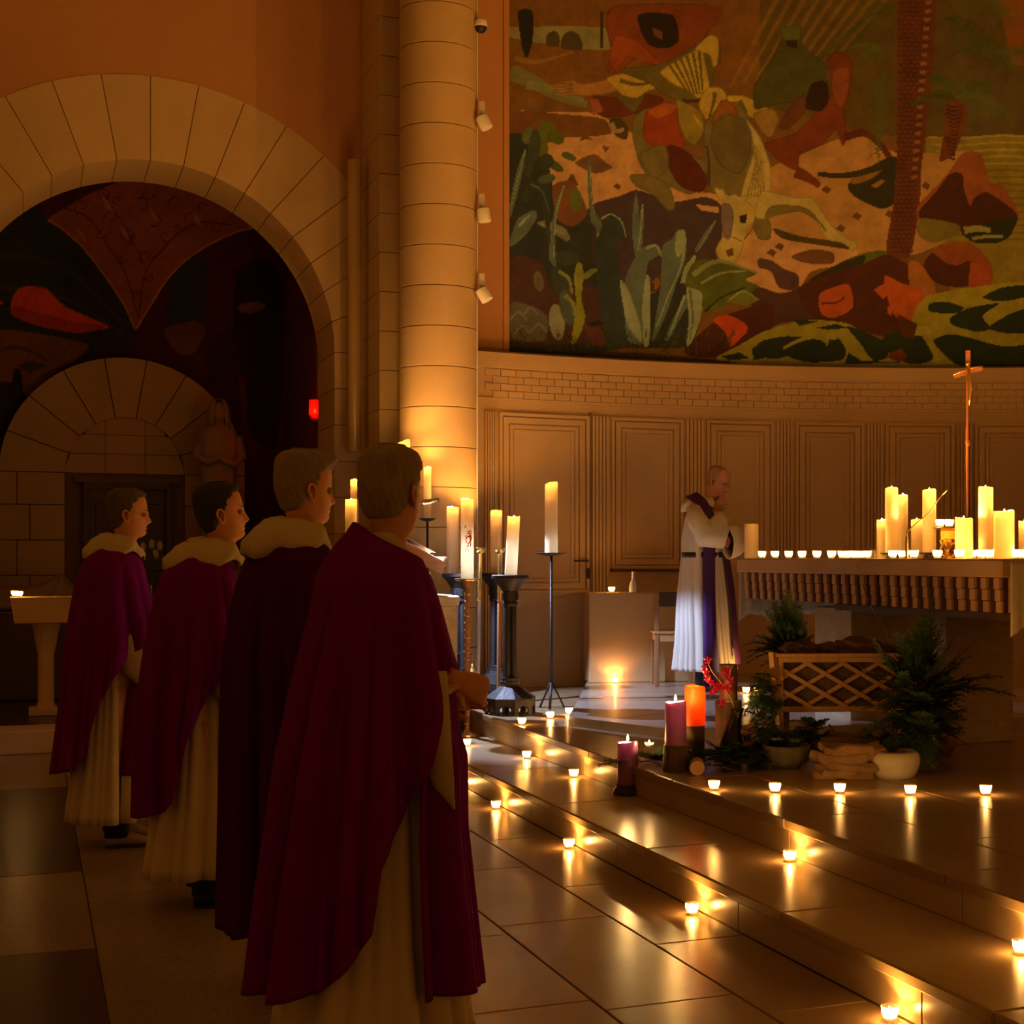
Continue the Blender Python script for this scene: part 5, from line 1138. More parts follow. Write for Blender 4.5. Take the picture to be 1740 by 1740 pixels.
tag(b.build('clay_saucer', mat('dark_clay', (.035,.018,.015), .6), None, True, loc=(p.x,p.y+.05,Z1)), 'small dark round base under the front purple candle on the lower step', 'saucer')
candle('purple_candle', (p.x,p.y+.05,Z1+.022), .056, .262, 'lit purple pillar candle standing on the lower step, nearest the camera', M['purple_wax'], depth=.016, power=.35)
p = onz(1103, 1301, Z2); t = thing('glass_goblet', 'clear glass goblet holding a tealight beside the thick log stump', 'glass', (p.x,p.y+.02,Z2))
b = MB(); b.lathe([(.001,0),(.028,0),(.028,.004),(.006,.012),(.012,.035),(.006,.055),(.014,.07),(.006,.08),(.018,.10),(.028,.125),(.026,.125),(.016,.103),(.001,.098)], (0,0,0), 24); b.build('goblet', M['glass_c'], t, True)
b = MB(); b.lathe([(.001,.103),(.017,.104),(.02,.114),(.001,.116)], (0,0,0), 16); b.build('wax', M['wax_in'], t, True)
f_ = flame_bm(.018,.0042).build('flame', M['flame'], t, True); f_.location = (0,0,.118); point('candle_light', (0,0,.125), .12, r=.006, parent=t)
p = onz(1185, 1318, Z2); b = MB(); b.cyl((0,-.06,.038),(0,.09,.038),.038,n=18); tag(b.build('small_log', M['wood_l'], None, True, auto=40, loc=(p.x,p.y+.06,Z2)), 'short cut log lying end-on in front of the green sprigs', 'log')
# dark vase and orchid
p = onz(1242, 1296, Z2); t = thing('dark_vase', 'glossy black vase with a narrow curved body in front of the tall stump', 'vase', (p.x,p.y-.02,Z2))
b = MB(); R = []
for z, r_, dx in ((0,.045,0),(.03,.062,0),(.08,.068,0),(.13,.060,.004),(.18,.046,.01),(.23,.036,.02),(.28,.033,.032),(.30,.036,.036)):
    R.append([(dx+r_*math.cos(2*PI*i/20), r_*math.sin(2*PI*i/20), z) for i in range(20)])
b.rings(R); b.build('vase_body', mat('black_glaze', (.012,.008,.008), .12), t, True)
ofl = thing('orchid_spray', 'spray of bright red orchid blossoms rising from the dark vase', 'flowers', (p.x,p.y-.02,Z2+.29))
k_ = 8.3/FPX; OP = lambda px, py: Vector(((px-1246)*k_, -.02, (1222-py)*k_-.02+.03))
b = MB(); b.tube([(.03,.02,-.03),OP(1246,1205),OP(1232,1182),OP(1214,1160),OP(1204,1140),OP(1200,1130)], [.003,.003,.0025,.002,.0015,.001], 6); b.tube([OP(1244,1200),OP(1246,1180),OP(1244,1158),OP(1250,1145)], [.0025,.002,.002,.001], 6)
b.build('stem', mat('pale_stem', (.55,.42,.16), .6), ofl, True)
redf = mat('orchid_red', (.50,.008,.05), .5, (.34,.004,.03), 40, .5)
rr_ = random.Random(3)
for i, (px, py) in enumerate(((1200,1150),(1204,1160),(1206,1170),(1212,1176),(1220,1182),(1228,1178),(1232,1184),(1236,1157),(1238,1164),(1215,1193),(1222,1188),(1240,1186),(1229,1212),(1206,1138),(1245,1172))):
    b = MB(); c = OP(px, py)+Vector((0,rr_.uniform(-.02,.02),0)); a0 = rr_.random()*6
    for k in range(5):
        a = a0+k*1.257; d = Vector((math.cos(a), -.25, math.sin(a))); e = Vector((-math.sin(a),0,math.cos(a))); s_ = .020*(.8+.5*rr_.random())
        b.add([c, c+d*s_*.5+e*s_*.45, c+d*s_*1.15+Vector((0,-.004,0)), c+d*s_*.5-e*s_*.45, c+d*s_*.6+Vector((0,-.008,0))], [(0,1,4),(1,2,4),(2,3,4),(3,0,4)])
    b.ball(c+Vector((0,-.006,0)), .005, 6); b.build('blossom', redf, ofl)
# bracket fungus
t = thing('bracket_fungus', 'tan shelf-like bracket fungus on dark wood beside the black vase', 'fungus', onz(1272, 1296, Z2))
for (x, z, rx, m_) in ((-.03,.17,.055,'f'),(.01,.19,.05,'f'),(.0,.10,.06,'f'),(.05,.05,.05,'w')):
    lump('fungus_lobe' if m_ == 'f' else 'dark_wood_piece', mat('fungus_tan', (.50,.28,.12), .7, (.35,.18,.07), 9) if m_ == 'f' else M['bark'], t, (x,0,z), rx, .045, .020 if m_ == 'f' else .05, int(x*1000)+40, 10, .25)
b = MB(); b.tube([(.03,.02,0),(.0,.02,.08),(-.01,.02,.17)], [.03,.025,.02], 8); b.build('stalk', M['bark'], t, True)
# driftwood by the rock
p = at(1440,1262,8.3); b = MB(); b.tube([(-.10,0,.10),(-.05,0,.02),(-.01,0,-.02),(.05,0,.03),(.09,0,.05),(.12,0,.02)], [.006,.012,.016,.022,.035,.03], 8); tag(b.build('driftwood', M['bark'], None, True, loc=(p.x,p.y,p.z)), 'crooked dark piece of driftwood lying above the dark sandstone', 'driftwood')
# candles glowing on the platform behind the planter
for px, py, lab in ((1268,1178,'tealight on the floor behind the cypress left of the planter'),(1286,1178,'tealight on the floor behind the greenery, right of its neighbour'),(1700,1215,'tealight on the platform behind the near altar pier')):
    p = onz(px, py, Z2+.0)
    if px < 1400: p = onz(px, py, Z3)
    if px > 1600: continue
    votive(p.x, p.y, Z3, lab)

# ------------------------------------------------------------------ side chapel: font, draped figure, statue, flowers
F0 = W(.14, 13.45); F0.z = .17
t = thing('stone_font', 'shallow square stone basin on a fluted pedestal at the far left', 'font', F0, TH)
b = MB(); R = []
for z, hw, hd in ((.745,.20,.17),(.75,.235,.20),(.94,.265,.22),(.955,.27,.225),(.955,.20,.155),(.90,.18,.14)):
    R.append([(-hw,-hd,z),(hw,-hd,z),(hw,hd,z),(-hw,hd,z)])
b.rings(R); b.build('basin', M['stone'], t, False, bevel=.004)
b = MB(); b.lathe([(.075,.06),(.062,.10),(.062,.50),(.07,.53)], (0,0,0), 24); b.build('shaft', M['stone'], t, True, auto=40)
b = MB(); fl_ = lambda a, r, z: r*(1-.10*max(0, math.cos(12*a))**.5 if .55 < z < .70 else 1); b.lathe([(.07,.53),(.072,.55),(.078,.56),(.092,.66),(.10,.70),(.11,.715),(.11,.745),(.09,.745)], (0,0,0), 96, fl=fl_); b.build('fluted_capital', M['stone'], t, True, auto=50)
b = MB(); b.box((0,0,.03), (.26,.26,.06), None, .005); b.build('foot', M['stone'], t)
q_ = W(.14-.232, 13.45+.02); votive(q_.x, q_.y, .17+.956, 'tealight in the stone font at the far left, the higher of two'); q_ = W(.14-.20, 13.45-.19); votive(q_.x, q_.y, .17+.956, 'tealight in the stone font at the far left, the lower of two')
p0 = W(-.5, 15.1); b = MB(); b.box((0,0,.55), (2.0,.7,.75), Matrix.Rotation(TH,3,'Z'), .01); tag(b.build('side_altar', M['wood_d'], None, loc=(p0.x,p0.y,0)), 'dark side altar block behind the stone font', 'altar')
p0 = at(62, 985, 14.6); p0.z = .926; M['stat'] = mat('painted_statue_stone', (.42,.30,.17), .8, (.32,.21,.12), 6, .6, .3, 20)
t = thing('reclining_figure', 'pale carved reclining figure with a raised knee lying on the dark side altar', 'statue', p0, TH)
b = MB(); b.tube([(-.75,0,.12),(-.5,0,.13),(-.2,0,.12),(.05,0,.14),(.22,0,.27),(.36,0,.12),(.52,0,.05)], [.08,.12,.11,.12,.10,.07,.05], 14); b.ball((-.9,0,.16), .10, 12); b.tube([(-.5,-.1,.14),(-.3,-.16,.06),(-.1,-.14,.05)], [.05,.045,.03], 8); b.build('body_carving', M['stat'], t, True)
b = MB(); b.add([(.05,-.14,0),(.22,-.13,.34),(.27,-.12,.30),(.42,-.13,.14),(.45,-.12,.0),(.05,.14,0),(.22,.10,.35),(.27,.1,.30),(.42,.12,.14),(.45,.12,0)], [(0,1,2,3,4),(9,8,7,6,5),(0,5,6,1),(1,6,7,2),(2,7,8,3),(3,8,9,4),(4,9,5,0)]); b.build('drapery', M['stat'], t, False, bevel=.02)
# standing statue at the right of the small doorway
S0 = at(372, 940, 15.7); t = thing('standing_statue', 'tall robed stone statue standing on a pedestal at the right of the small doorway', 'statue', (S0.x,S0.y,.17), TH)
b = MB(); b.box((0,0,.60), (.46,.46,1.2), None, .01); b.box((0,0,1.22), (.54,.54,.08), None, .01); b.build('pedestal', M['stat'], t)
b = MB(); R = []; n = 40
for z, rx, ry in ((1.26,.20,.16),(1.5,.185,.15),(1.8,.175,.14),(2.05,.165,.13),(2.3,.185,.13),(2.48,.20,.13),(2.58,.17,.11),(2.63,.07,.06),(2.68,.055,.055)):
    R.append([(rx*math.cos(a)*(1+.06*math.sin(9*a+z)*(1 if z < 2.3 else .3)), ry*math.sin(a)*(1+.06*math.sin(7*a)), z) for a in [2*PI*i/n for i in range(n)]])
b.rings(R); b.ball((0,-.02,2.76), .085, 12, (.9,1,1.25)); b.tube([(.18,0,2.5),(.22,-.06,2.3),(.12,-.17,2.22),(.0,-.19,2.28)], [.055,.05,.04,.03], 10); b.tube([(-.18,0,2.5),(-.22,-.06,2.3),(-.12,-.17,2.24),(.0,-.20,2.30)], [.055,.05,.04,.03], 10); b.build('robed_figure', M['stat'], t, True)
b = MB(); R = []
for z, r_ in ((2.62,.115),(2.72,.11),(2.82,.10),(2.89,.06),(2.91,.01)): R.append([(r_*math.cos(a), .02+r_*math.sin(a)*1.05, z) for a in [math.radians(-60+300*i/19) for i in range(20)]])
b.rings(R, cap=False, closed=False); b.build('veil', M['stat'], t, True, solid=.012)
# white flowers before the door
p0 = at(258, 985, 14.9); t = thing('flower_vase', 'dark vase of pale white flowers standing before the small wooden door', 'flowers', (p0.x,p0.y,.17))
b = MB(); b.lathe([(.001,0),(.10,0),(.12,.2),(.10,.5),(.09,.75),(.1,.78),(.001,.76)], (0,0,0), 20); b.build('vase_body', M['black'], t, True)
petal = mat('pale_petal', (.55,.52,.40), .6)
for i, (px, py) in enumerate(((243,930),(258,925),(272,928),(236,945),(265,942))):
    c = Vector(((px-258)*14.9/FPX, 0, CAMZ-(py-PY)/FPX*14.9-.17)); b = MB(); b.lathe([(.004,-.05),(.022,-.035),(.030,0),(.026,.03),(.012,.05),(.001,.045)], tuple(c), 12, Matrix.Rotation(.3*math.sin(i*3),3,'Y')); b.build('blossom', petal, t, True)
    b = MB(); b.tube([c-Vector((0,0,.05)), Vector((c.x*.3,0,.75))], .004, 6); b.build('stem', M['needle'], t)

# added candle stands outside the right frame edge, extra light for arch and priests
for (X, Y, h, lab) in ((2.75,6.1,1.25,'tall candle stand on the platform outside the picture on the right'),(3.3,8.6,1.35,'tall candle stand beyond the right end of the altar, outside the picture'),(1.75,3.3,1.5,'added unseen candle stand on the steps, nearest the camera')):
    zf = Z2 if Y > 4 else Z1
    slim_stand((X,Y,zf), h, lab); candle('pillar_candle', (X,Y,zf+h-.01), .05, .4, 'lit ivory candle on the '+lab.replace('tall candle stand','stand').replace('on the platform ',''), M['wax'], power=55 if Y > 4 else 34)
# ------------------------------------------------------------------ people
def tab(T, z, k):                                            # smooth table lookup (rows sorted by falling or rising z)
    T = sorted(T); zs = [r[0] for r in T]; return float(np.interp(z, zs, [r[k] for r in T]))
def sstep(a, b, x): t = max(0., min(1., (x-a)/(b-a))); return t*t*(3-2*t)
HEAD = [(.121,.020,-.035,.020),(.117,.040,-.060,.040),(.108,.060,-.078,.055),(.094,.074,-.092,.065),(.076,.083,-.099,.071),(.052,.0885,-.102,.0745),(.034,.0905,-.102,.0755),(.026,.091,-.1015,.0755),(.012,.0865,-.100,.0745),
 (0,.084,-.098,.074),(-.012,.084,-.095,.0735),(-.028,.0865,-.089,.072),(-.042,.0885,-.083,.070),(-.052,.0900,-.078,.0675),(-.060,.0875,-.074,.0655),(-.068,.0890,-.070,.063),(-.078,.0850,-.066,.060),(-.088,.0860,-.063,.056),(-.100,.0830,-.060,.052),
 (-.110,.071,-.059,.050),(-.118,.052,-.060,.050),(-.130,.040,-.062,.052),(-.16,.034,-.066,.054),(-.20,.034,-.074,.060),(-.23,.042,-.085,.085),(-.255,.050,-.080,.105),(-.285,.062,-.085,.140),(-.33,.075,-.09,.165),(-.45,.09,-.10,.160),(-.65,.10,-.105,.155),(-.80,.105,-.12,.165),(-.92,.10,-.12,.165),(-.98,.06,-.07,.10)]
NOSE = [(-.052,0,.010),(-.046,.006,.014),(-.041,.016,.0145),(-.034,.0245,.0135),(-.026,.024,.0115),(-.012,.018,.0095),(.002,.0125,.009),(.014,.007,.010),(.028,.0,.012)]
def head_pt(z, a, off=0.0):
    xf, xb, w_ = tab(HEAD,z,1), tab(HEAD,z,2), tab(HEAD,z,3); c, s = math.cos(a), math.sin(a)
    cx, rx = (xf+xb)/2, (xf-xb)/2; e = .92 if -.115 < z < .09 else 1.0
    x = cx+(rx+off)*math.copysign(abs(c)**e, c); y = (w_+off)*math.copysign(abs(s)**e, s)
    if z > -.12: y *= 1-.16*sstep(.2,1,c)*(1 if z < .05 else .4)
    if c > 0 and z > -.12:
        sg = tab(NOSE,z,2); x += tab(NOSE,z,1)*math.exp(-(y/sg)**2)
        for q in (-1, 1):
            x -= .0115*math.exp(-((y-q*.032)/.014)**2-((z-.003)/.0105)**2); x += .0035*math.exp(-((y-q*.030)/.018)**2-((z-.024)/.006)**2)
            x += .004*math.exp(-((y-q*.042)/.016)**2-((z+.022)/.014)**2)
            x += .006*math.exp(-((y-q*.012)/.005)**2-((z+.038)/.007)**2)
        x += .0045*math.exp(-(y/.020)**2-((z+.0545)/.0035)**2)+.0045*math.exp(-(y/.018)**2-((z+.066)/.0042)**2)-.006*math.exp(-(y/.023)**2-((z+.0605)/.0022)**2)
        x += .004*math.exp(-(y/.018)**2-((z+.089)/.010)**2)
    return x, y, z
def hand(mb, Mx, curl=(.5,.7,.5), side=1, sc_=1.0, thumb=(.7,.6,-.35)):
    T = lambda p: Mx @ Vector((p[0]*sc_, p[1]*side*sc_, p[2]*sc_))
    R = []
    for x, w_, h in ((-.03,.027,.022),(0,.027,.020),(.025,.036,.017),(.06,.041,.015),(.085,.040,.012),(.092,.034,.008)):
        R.append([T((x, w_*math.cos(a), h*math.sin(a))) for a in [2*PI*i/14 for i in range(14)]])
    mb.rings(R)
    for k, (y, L_) in enumerate(((.030,.070),(.010,.079),(-.011,.073),(-.030,.057))):
        p = Vector((.084,y,0)); ang_ = 0; pts = [p.copy()]; rs = [.0088]
        for j, (f_, q) in enumerate(zip((.45,.32,.23), curl)):
            ang_ += q*(1+.06*k); d = Vector((math.cos(ang_), (y*.6 if j == 0 else 0)*.5, -math.sin(ang_))).normalized()
            mid = p+d*L_*f_*.5; p = p+d*L_*f_; pts += [mid, p.copy()]; rs += [.0084-.0006*j, .0083-.0009*j]
        pts.append(p+d*.004); rs.append(.003); mb.tube([T(q_) for q_ in pts], [r_*sc_*(.9 if k == 3 else 1) for r_ in rs], 8)
    d = Vector(thumb).normalized(); p = Vector((.012,.024,-.004)); d2 = (d+Vector((.5,-.25,-.25))).normalized()
    mb.tube([T(p), T(p+d*.022), T(p+d*.040), T(p+d*.040+d2*.018), T(p+d*.040+d2*.034)], [.013*sc_,.0125*sc_,.0105*sc_,.0095*sc_,.005*sc_], 8)
def skinmat(name, c): 
    m = mat(name, c, .5, tuple(x*.86 for x in c), 30, .6, .06, 120, sss=.0); return m
def person(name_label, loc, yaw, H, hx, head_yaw, head_pitch, skin, hairm, hair, arms, glasses=False, group=None, head_roll=0):
    sc_ = 1.0; zh = H-.121; mb = MB(); n = 72; piv = Vector((hx-.02, 0, zh-.13))
    Rm = Matrix.Rotation(head_yaw,3,'Z') @ Matrix.Rotation(head_pitch,3,'Y') @ Matrix.Rotation(head_roll,3,'X')
    def place(p):                                            # head pose blended through the neck
        z = p[2]; w_ = sstep(-.22, -.10, z); q = Vector((p[0]+hx*sstep(-.4,-.12,z), p[1], p[2]+zh)); r_ = piv+Rm @ (q-piv); return q*(1-w_)+r_*w_
    zs = list(np.linspace(.1205,.10,6))+list(np.linspace(.092,.03,10))+list(np.linspace(.026,-.118,50))+list(np.linspace(-.125,-.98,30))
    mb.rings([[place(head_pt(z, 2*PI*i/n)) for i in range(n)] for z in zs])
    for s_ in (-1, 1):                                       # ears
        P_ = []; 
        for i in range(15):
            a = 2*PI*i/14; rx = .0165 if math.sin(a) > -.3 else .011; P_.append((-.014-.004*math.sin(a)+rx*math.cos(a), s_*(.0765+.007*(1-math.cos(a))*.9), -.012+.030*math.sin(a)))
        mb.tube([place(q) for q in P_], .0052, 8, cap=False)
        mb.rings([[place((-.014+.0145*k_*math.cos(a), s_*(.0745+.004*k_), -.012+.027*k_*math.sin(a))) for a in [2*PI*i/12 for i in range(12)]] for k_ in (.3,.7,1.0)])
        mb.tube([place(q) for q in ((-.004,s_*.075,-.004),(-.001,s_*.079,-.012),(-.004,s_*.077,-.020))], .004, 6)
    # arms (one list of joints per arm), hands, legs
    for s_, sh, el, wr, hdir, hback, curl, thumb in arms:
        sh, el, wr = Vector(sh), Vector(el), Vector(wr); mb.tube([sh, sh.lerp(el,.5), el, el.lerp(wr,.35), wr], [.040,.042,.038,.036,.025], 12)
        d = Vector(hdir).normalized(); b_ = Vector(hback); b_ = (b_-d*b_.dot(d)).normalized(); y_ = b_.cross(d)
        Mx = Matrix(((d.x,y_.x,b_.x,wr.x),(d.y,y_.y,b_.y,wr.y),(d.z,y_.z,b_.z,wr.z),(0,0,0,1))); hand(mb, Mx, curl, s_, 1.0, thumb)
    for s_ in (-1, 1):
        mb.tube([(0,s_*.085,zh-.86),(.01,s_*.095,.70*H/1.78),(.015,s_*.10,.49*H/1.78),(-.005,s_*.10,.32),(-.01,s_*.10,.10),(0,s_*.10,.06)], [.088,.076,.056,.054,.038,.036], 12)
    o = mb.build('person', skin, None, True, loc=loc, rotz=yaw); tag(o, name_label, 'person', group)
    # hair: an offset shell over the skull
    if hair:
        hm = MB(); R = []; r = random.Random(11); th = hair['t']; hn = 84
        for z in list(np.linspace(.126,.10,7))+list(np.linspace(.094,-.10,50)):
            row = []
            for i in range(hn):
                a = 2*PI*i/hn; c = math.cos(a); zz = min(z, .1205)
                hl = np.interp(c, [-1,-.6,-.25,-.12,.08,.22,.42,.6,1], hair['line'])
                m = sstep(0, .016, z-hl+.0015*math.sin(a*17)+.001*math.sin(a*31)); top_ = sstep(.03,.12,z)
                off = -.008+m*(.008+th+hair.get('top',.004)*top_+.0016*math.sin(a*23+z*60)+.0014*r.random()); x, y, q = head_pt(zz, a, off)
                if z > .02 and c > 0: x -= 0
                q = z if z <= .1205 else .1205+(z-.1205)
                q += m*top_*(th*.8+hair.get('top',.004))
                if hair.get('quiff') and c > .2 and z > .06: x += hair['quiff']*sstep(.2,.8,c)*sstep(.06,.085,z)*(1-sstep(.108,.124,z)); q += hair['quiff']*.35*sstep(.3,.9,c)*sstep(.07,.1,z)
                row.append(place((x, y, min(q, .22))))
            R.append(row)
        hm.rings(R); hm.build('hair', hairm, o, True)
    for s_ in (-1, 1):                                       # eyes and brows
        e = MB(); e.ball(tuple(place((.0735, s_*.031, .002))), .0115, 10); e.build('eye', M['eye'], o, True)
        e = MB(); e.tube([place((.0845-.004*abs(k-1), s_*(.018+.012*k), .0225+.002*(k==1))) for k in range(3)], [.0028,.0034,.002], 6); e.build('eyebrow', hairm, o, True)
    if glasses:
        g = MB(); GX = .096
        for s_ in (-1, 1):
            g.tube([place((GX-.003*(1-math.cos(a))*.5, s_*.033+.022*math.cos(a), -.001+.0145*math.sin(a))) for a in [2*PI*i/16 for i in range(17)]], .0011, 5, cap=False)
            g.tube([place((GX,s_*.055,.006)), place((.075,s_*.074,.009)), place((.0,s_*.081,.006)), place((-.022,s_*.080,-.010))], .0013, 5)
        g.tube([place((GX,-.011,.003)), place((GX+.004,0,.006)), place((GX,.011,.003))], .0011, 5); gg = g.build('glasses', M['silver'], o, True)
        l_ = MB()
        for s_ in (-1, 1): l_.rings([[place((GX, s_*.033+.021*k*math.cos(a), -.001+.0138*k*math.sin(a))) for a in [2*PI*i/14 for i in range(14)]] for k in (.02,1.0)], cap=False)
        l_.build('lens', M['glass_c'], gg, True)
    return o, place
M['eye'] = mat('eye', (.35,.30,.25), .15)
FOLD = [(3,.7,.3),(5,1.0,1.9),(7,.95,4.1),(9,.35,2.2)]
def fold(a, z, seed, z0=1.42, amp=.030):
    k = max(0, z0-z)**.65; s = 0
    for m_, w_, p in FOLD:
        q = math.sin((m_*a+p+seed*1.7)*1.0+.45*math.sin(2*a+seed)+z*.35); s += w_*(2*abs(q)**.75-1.2 if m_ in (5,7) else q)
    return amp*k*s
def robe(name, m, parent, T, hem, z_top, seed, amp=.075, n=200, rows=60, e=.95, solid=.006, arc=(0,2*PI), cuff=None, closed=True, z0=1.42, tilt=0):
    mb = MB(); R = []; a0, a1 = arc
    N_ = n if closed else n+1
    for j in range(rows+1):
        t = j/rows; row = []
        for i in range(N_):
            a = a0+(a1-a0)*i/n; deg = math.degrees(math.atan2(math.sin(a), math.cos(a)))
            zb = float(np.interp(abs(deg), [h[0] for h in hem], [h[1] for h in hem])) if not callable(hem) else hem(deg)
            c, s = math.cos(a), math.sin(a); zt = z_top-tilt*c; z = zt+(zb-zt)*(t**.92)
            xf, xb, w_ = tab(T,z,1), tab(T,z,2), tab(T,z,3); cx = (xf+xb)/2; rx = (xf-xb)/2
            f_ = 1+fold(a, z, seed, z0, amp)/.25*.25/.25*.25
            x = cx+rx*math.copysign(abs(c)**e, c)*f_; y = w_*math.copysign(abs(s)**e, s)*f_
            row.append((x, y, z))
        R.append(row)
    mb.rings(R, cap=False, closed=closed); return mb.build(name, m, parent, True, solid=solid)
def hood(m, parent, zn, hx, back=.19, drop=.10, side=.15):
    mb = MB(); R = []; n = 64
    prof = [(.0,-.03,.0),(.002,.0,.1),(.012,.008,.2),(.04,.002,.4),(.075,-.020,.65),(.10,-.05,.9),(.100,-.075,1.0)]
    for d, dz, k in prof:
        row = []
        for i in range(n):
            a = 2*PI*i/n; c = math.cos(a); bk = (1-c)/2; fr_ = sstep(.3,1,c)
            r0x, r0y = .066, .070; ext = d*(.55+(back/.105-.55)*bk**1.4)*(1-.45*fr_); 
            wr = 1+.09*math.sin(5*a+k*4)+.06*math.sin(11*a+k*6)
            row.append((hx-.015+(r0x+ext*wr)*c, (r0y+ext*wr*.92)*math.sin(a), zn+.018*bk-.045*fr_+dz*(.6+1.1*bk)-k*(drop-.10)*bk+.010*math.sin(7*a+2+k*3)*k))
        R.append(row)
    mb.rings(R, cap=False); return mb.build('hood', m, parent, True, solid=.008)
def shoe(parent, x, y, m, L_=.27, rot=0, sole=None):
    b = MB(); R = []
    for t, w_, h, dz in ((0,.024,.045,.012),(.08,.034,.075,.010),(.25,.036,.085,.010),(.42,.038,.070,.008),(.6,.045,.05,.006),(.8,.045,.038,.006),(.95,.03,.026,.008),(1.0,.008,.012,.010)):
        R.append([(x-.07+L_*t, y+w_*math.cos(a), dz+h*.5+h*.5*math.sin(a)) for a in [2*PI*i/16 for i in range(16)]])
    b.rings(R); o = b.build('shoe', m, parent, True)
    b = MB(); R = []
    for z in (0,.014): R.append([(x-.07+L_*(.5+.51*math.cos(a)), y+(.043 if math.cos(a) > 0 else .037)*math.sin(a), z) for a in [2*PI*i/20 for i in range(20)]])
    b.rings(R); b.build('sole', sole or M['black'], o); return o
SLV = M['cloth_w']
def sleeve(parent, m, secs, name='sleeve', n=20, solid=.006, level=False):       # secs: centre, half width, half height, direction along
    mb = MB(); R = []; k = len(secs)
    for i, (c, hw, hh, *rest) in enumerate(secs):
        c = Vector(c); d = (Vector(secs[min(i+1,k-1)][0])-Vector(secs[max(i-1,0)][0])).normalized(); up = Vector((0,0,1))
        if level: d = Vector((d.x, d.y, 0)).normalized()
        s_ = d.cross(up); s_ = s_.normalized() if s_.length > .05 else Vector((0,1,0)); u_ = s_.cross(d).normalized(); skew = rest[0] if rest else 0
        row = []
        for j in range(n):
            a = 2*PI*j/n; q = math.sin(a); h_ = hh*(1.0 if q > 0 else 1.0); row.append(c+s_*hw*math.cos(a)*(1+.08*math.sin(5*a+i))+u_*h_*q+d*skew*(-q))
        R.append(row)
    mb.rings(R, cap=False); return mb.build(name, m, parent, True, solid=solid)
PURP = mat('purple_wool', (.21,.002,.34), .85, (.16,.0015,.27), 5, .6, .35, 260, spec=.08)
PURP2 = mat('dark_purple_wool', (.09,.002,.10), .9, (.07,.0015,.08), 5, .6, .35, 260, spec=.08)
TR = [(1.53,.055,-.080,.080),(1.50,.080,-.105,.110),(1.465,.105,-.135,.165),(1.42,.125,-.158,.215),(1.34,.142,-.180,.245),(1.22,.170,-.200,.265),(1.10,.205,-.214,.285),(1.0,.215,-.222,.29),(.9,.19,-.228,.285),(.7,.15,-.245,.275),(.5,.135,-.265,.27),(.3,.13,-.285,.27),(.15,.13,-.30,.27)]
TR2 = [(z, a, max(b, -.245), c*.95) for z,a,b,c in TR]
TA = [(1.45,.09,-.11,.14),(1.3,.10,-.13,.17),(1.0,.10,-.15,.17),(.7,.11,-.17,.175),(.4,.12,-.20,.19),(.12,.135,-.235,.205)]
HEM = [(0,1.0),(58,1.0),(62,1.0),(70,.98),(80,.94),(92,.84),(104,.70),(112,.56),(118,.46),(130,.42),(155,.39),(180,.37)]
armsF = lambda H: [(-1,(.0,-.145,H-.39),(.0,-.20,1.07),(.16,-.19,1.0),(1,.35,.0),(.2,-1,.2),(.5,.6,.4),(.7,.6,-.35)), (1,(.0,.145,H-.39),(.0,.20,1.07),(.16,.19,1.0),(1,-.35,.0),(.2,1,.2),(.5,.6,.4),(.7,.6,-.35))]
LINE = [-.085,-.075,-.045,.020,.000,.045,.055,.078,.083]
def priest(label, loc, yaw, H, hx, hyaw, hpitch, skin, hairm, hair, T=TR, TAl=TA, hem=HEM, seed=0, glasses=False, amp=.115, m=PURP, hoodp=(.19,.10,.15), shoes=None, sole=None, withhood=True, arms=None, sleeves=True, front=(64,.37,.74), tilt=.03):
    o, place = person(label, loc, yaw, H, hx, hyaw, hpitch, skin, hairm, hair, arms or armsF(H), glasses, 'priests in purple standing in a row')
    dz = H-1.785; Tz = [(z+dz*(1 if z > .9 else 0), a, b, c) for z, a, b, c in T]
    robe('chasuble', m, o, Tz, hem, 1.525+dz, seed, amp, tilt=tilt)
    fa, fh, fw = front; robe('front_panel', m, o, [(z, a*.96, b_, c*fw) for z, a, b_, c in Tz], [(0,fh-.02),(180,fh+.03)], 1.22, seed+1, amp*.7, 60, 40, arc=(-math.radians(fa), math.radians(fa)), closed=False)
    robe('alb', M['cloth_w'], o, TAl, [(0,.13),(180,.13)], 1.40, seed+3, .07, 120, 24, solid=.005)
    if withhood: hood(M['cloth_w'], o, 1.535+dz, hx, *hoodp)
    else:
        b = MB(); b.rings([[(hx-.018+(.056+d)*math.cos(a), (.064+d)*math.sin(a), 1.530+dz+zz-.05*sstep(-.2,1,math.cos(a))) for a in [2*PI*i/40 for i in range(40)]] for d, zz in ((.006,-.03),(.0,.0),(.003,.022),(.007,.020),(.008,-.03))], cap=False); b.build('collar', M['cloth_w'], o, True)
    if sleeves:
        for s_ in (-1, 1):
            sleeve(o, SLV, [((-.02,s_*.19,1.06),.045,.06),((.04,s_*.205,1.02),.045,.09),((.10,s_*.21,.97),.045,.12,.01),((.17,s_*.20,.93),.043,.140,.01),((.205,s_*.19,.92),.045,.145,.015)])
    for s_ in (-1, 1): shoe(o, .02+.05*(s_ > 0), s_*.10, shoes or M['black'], sole=sole)
    return o
skin1 = skinmat('skin_warm', (.72,.33,.15)); skin2 = skinmat('skin_light', (.85,.41,.19))
hgrey = mat('grey_brown_hair', (.38,.29,.17), .6, (.22,.16,.09), 60, .6, .5, 200, stretch=(1,1,.3)); hdark = mat('dark_hair', (.022,.015,.012), .7, (.04,.028,.02), 60, .6, .5, 200, stretch=(1,1,.3))
hsilver = mat('silver_hair', (.34,.27,.19), .8, (.20,.15,.10), 60, .6, .5, 200, stretch=(1,1,.3))
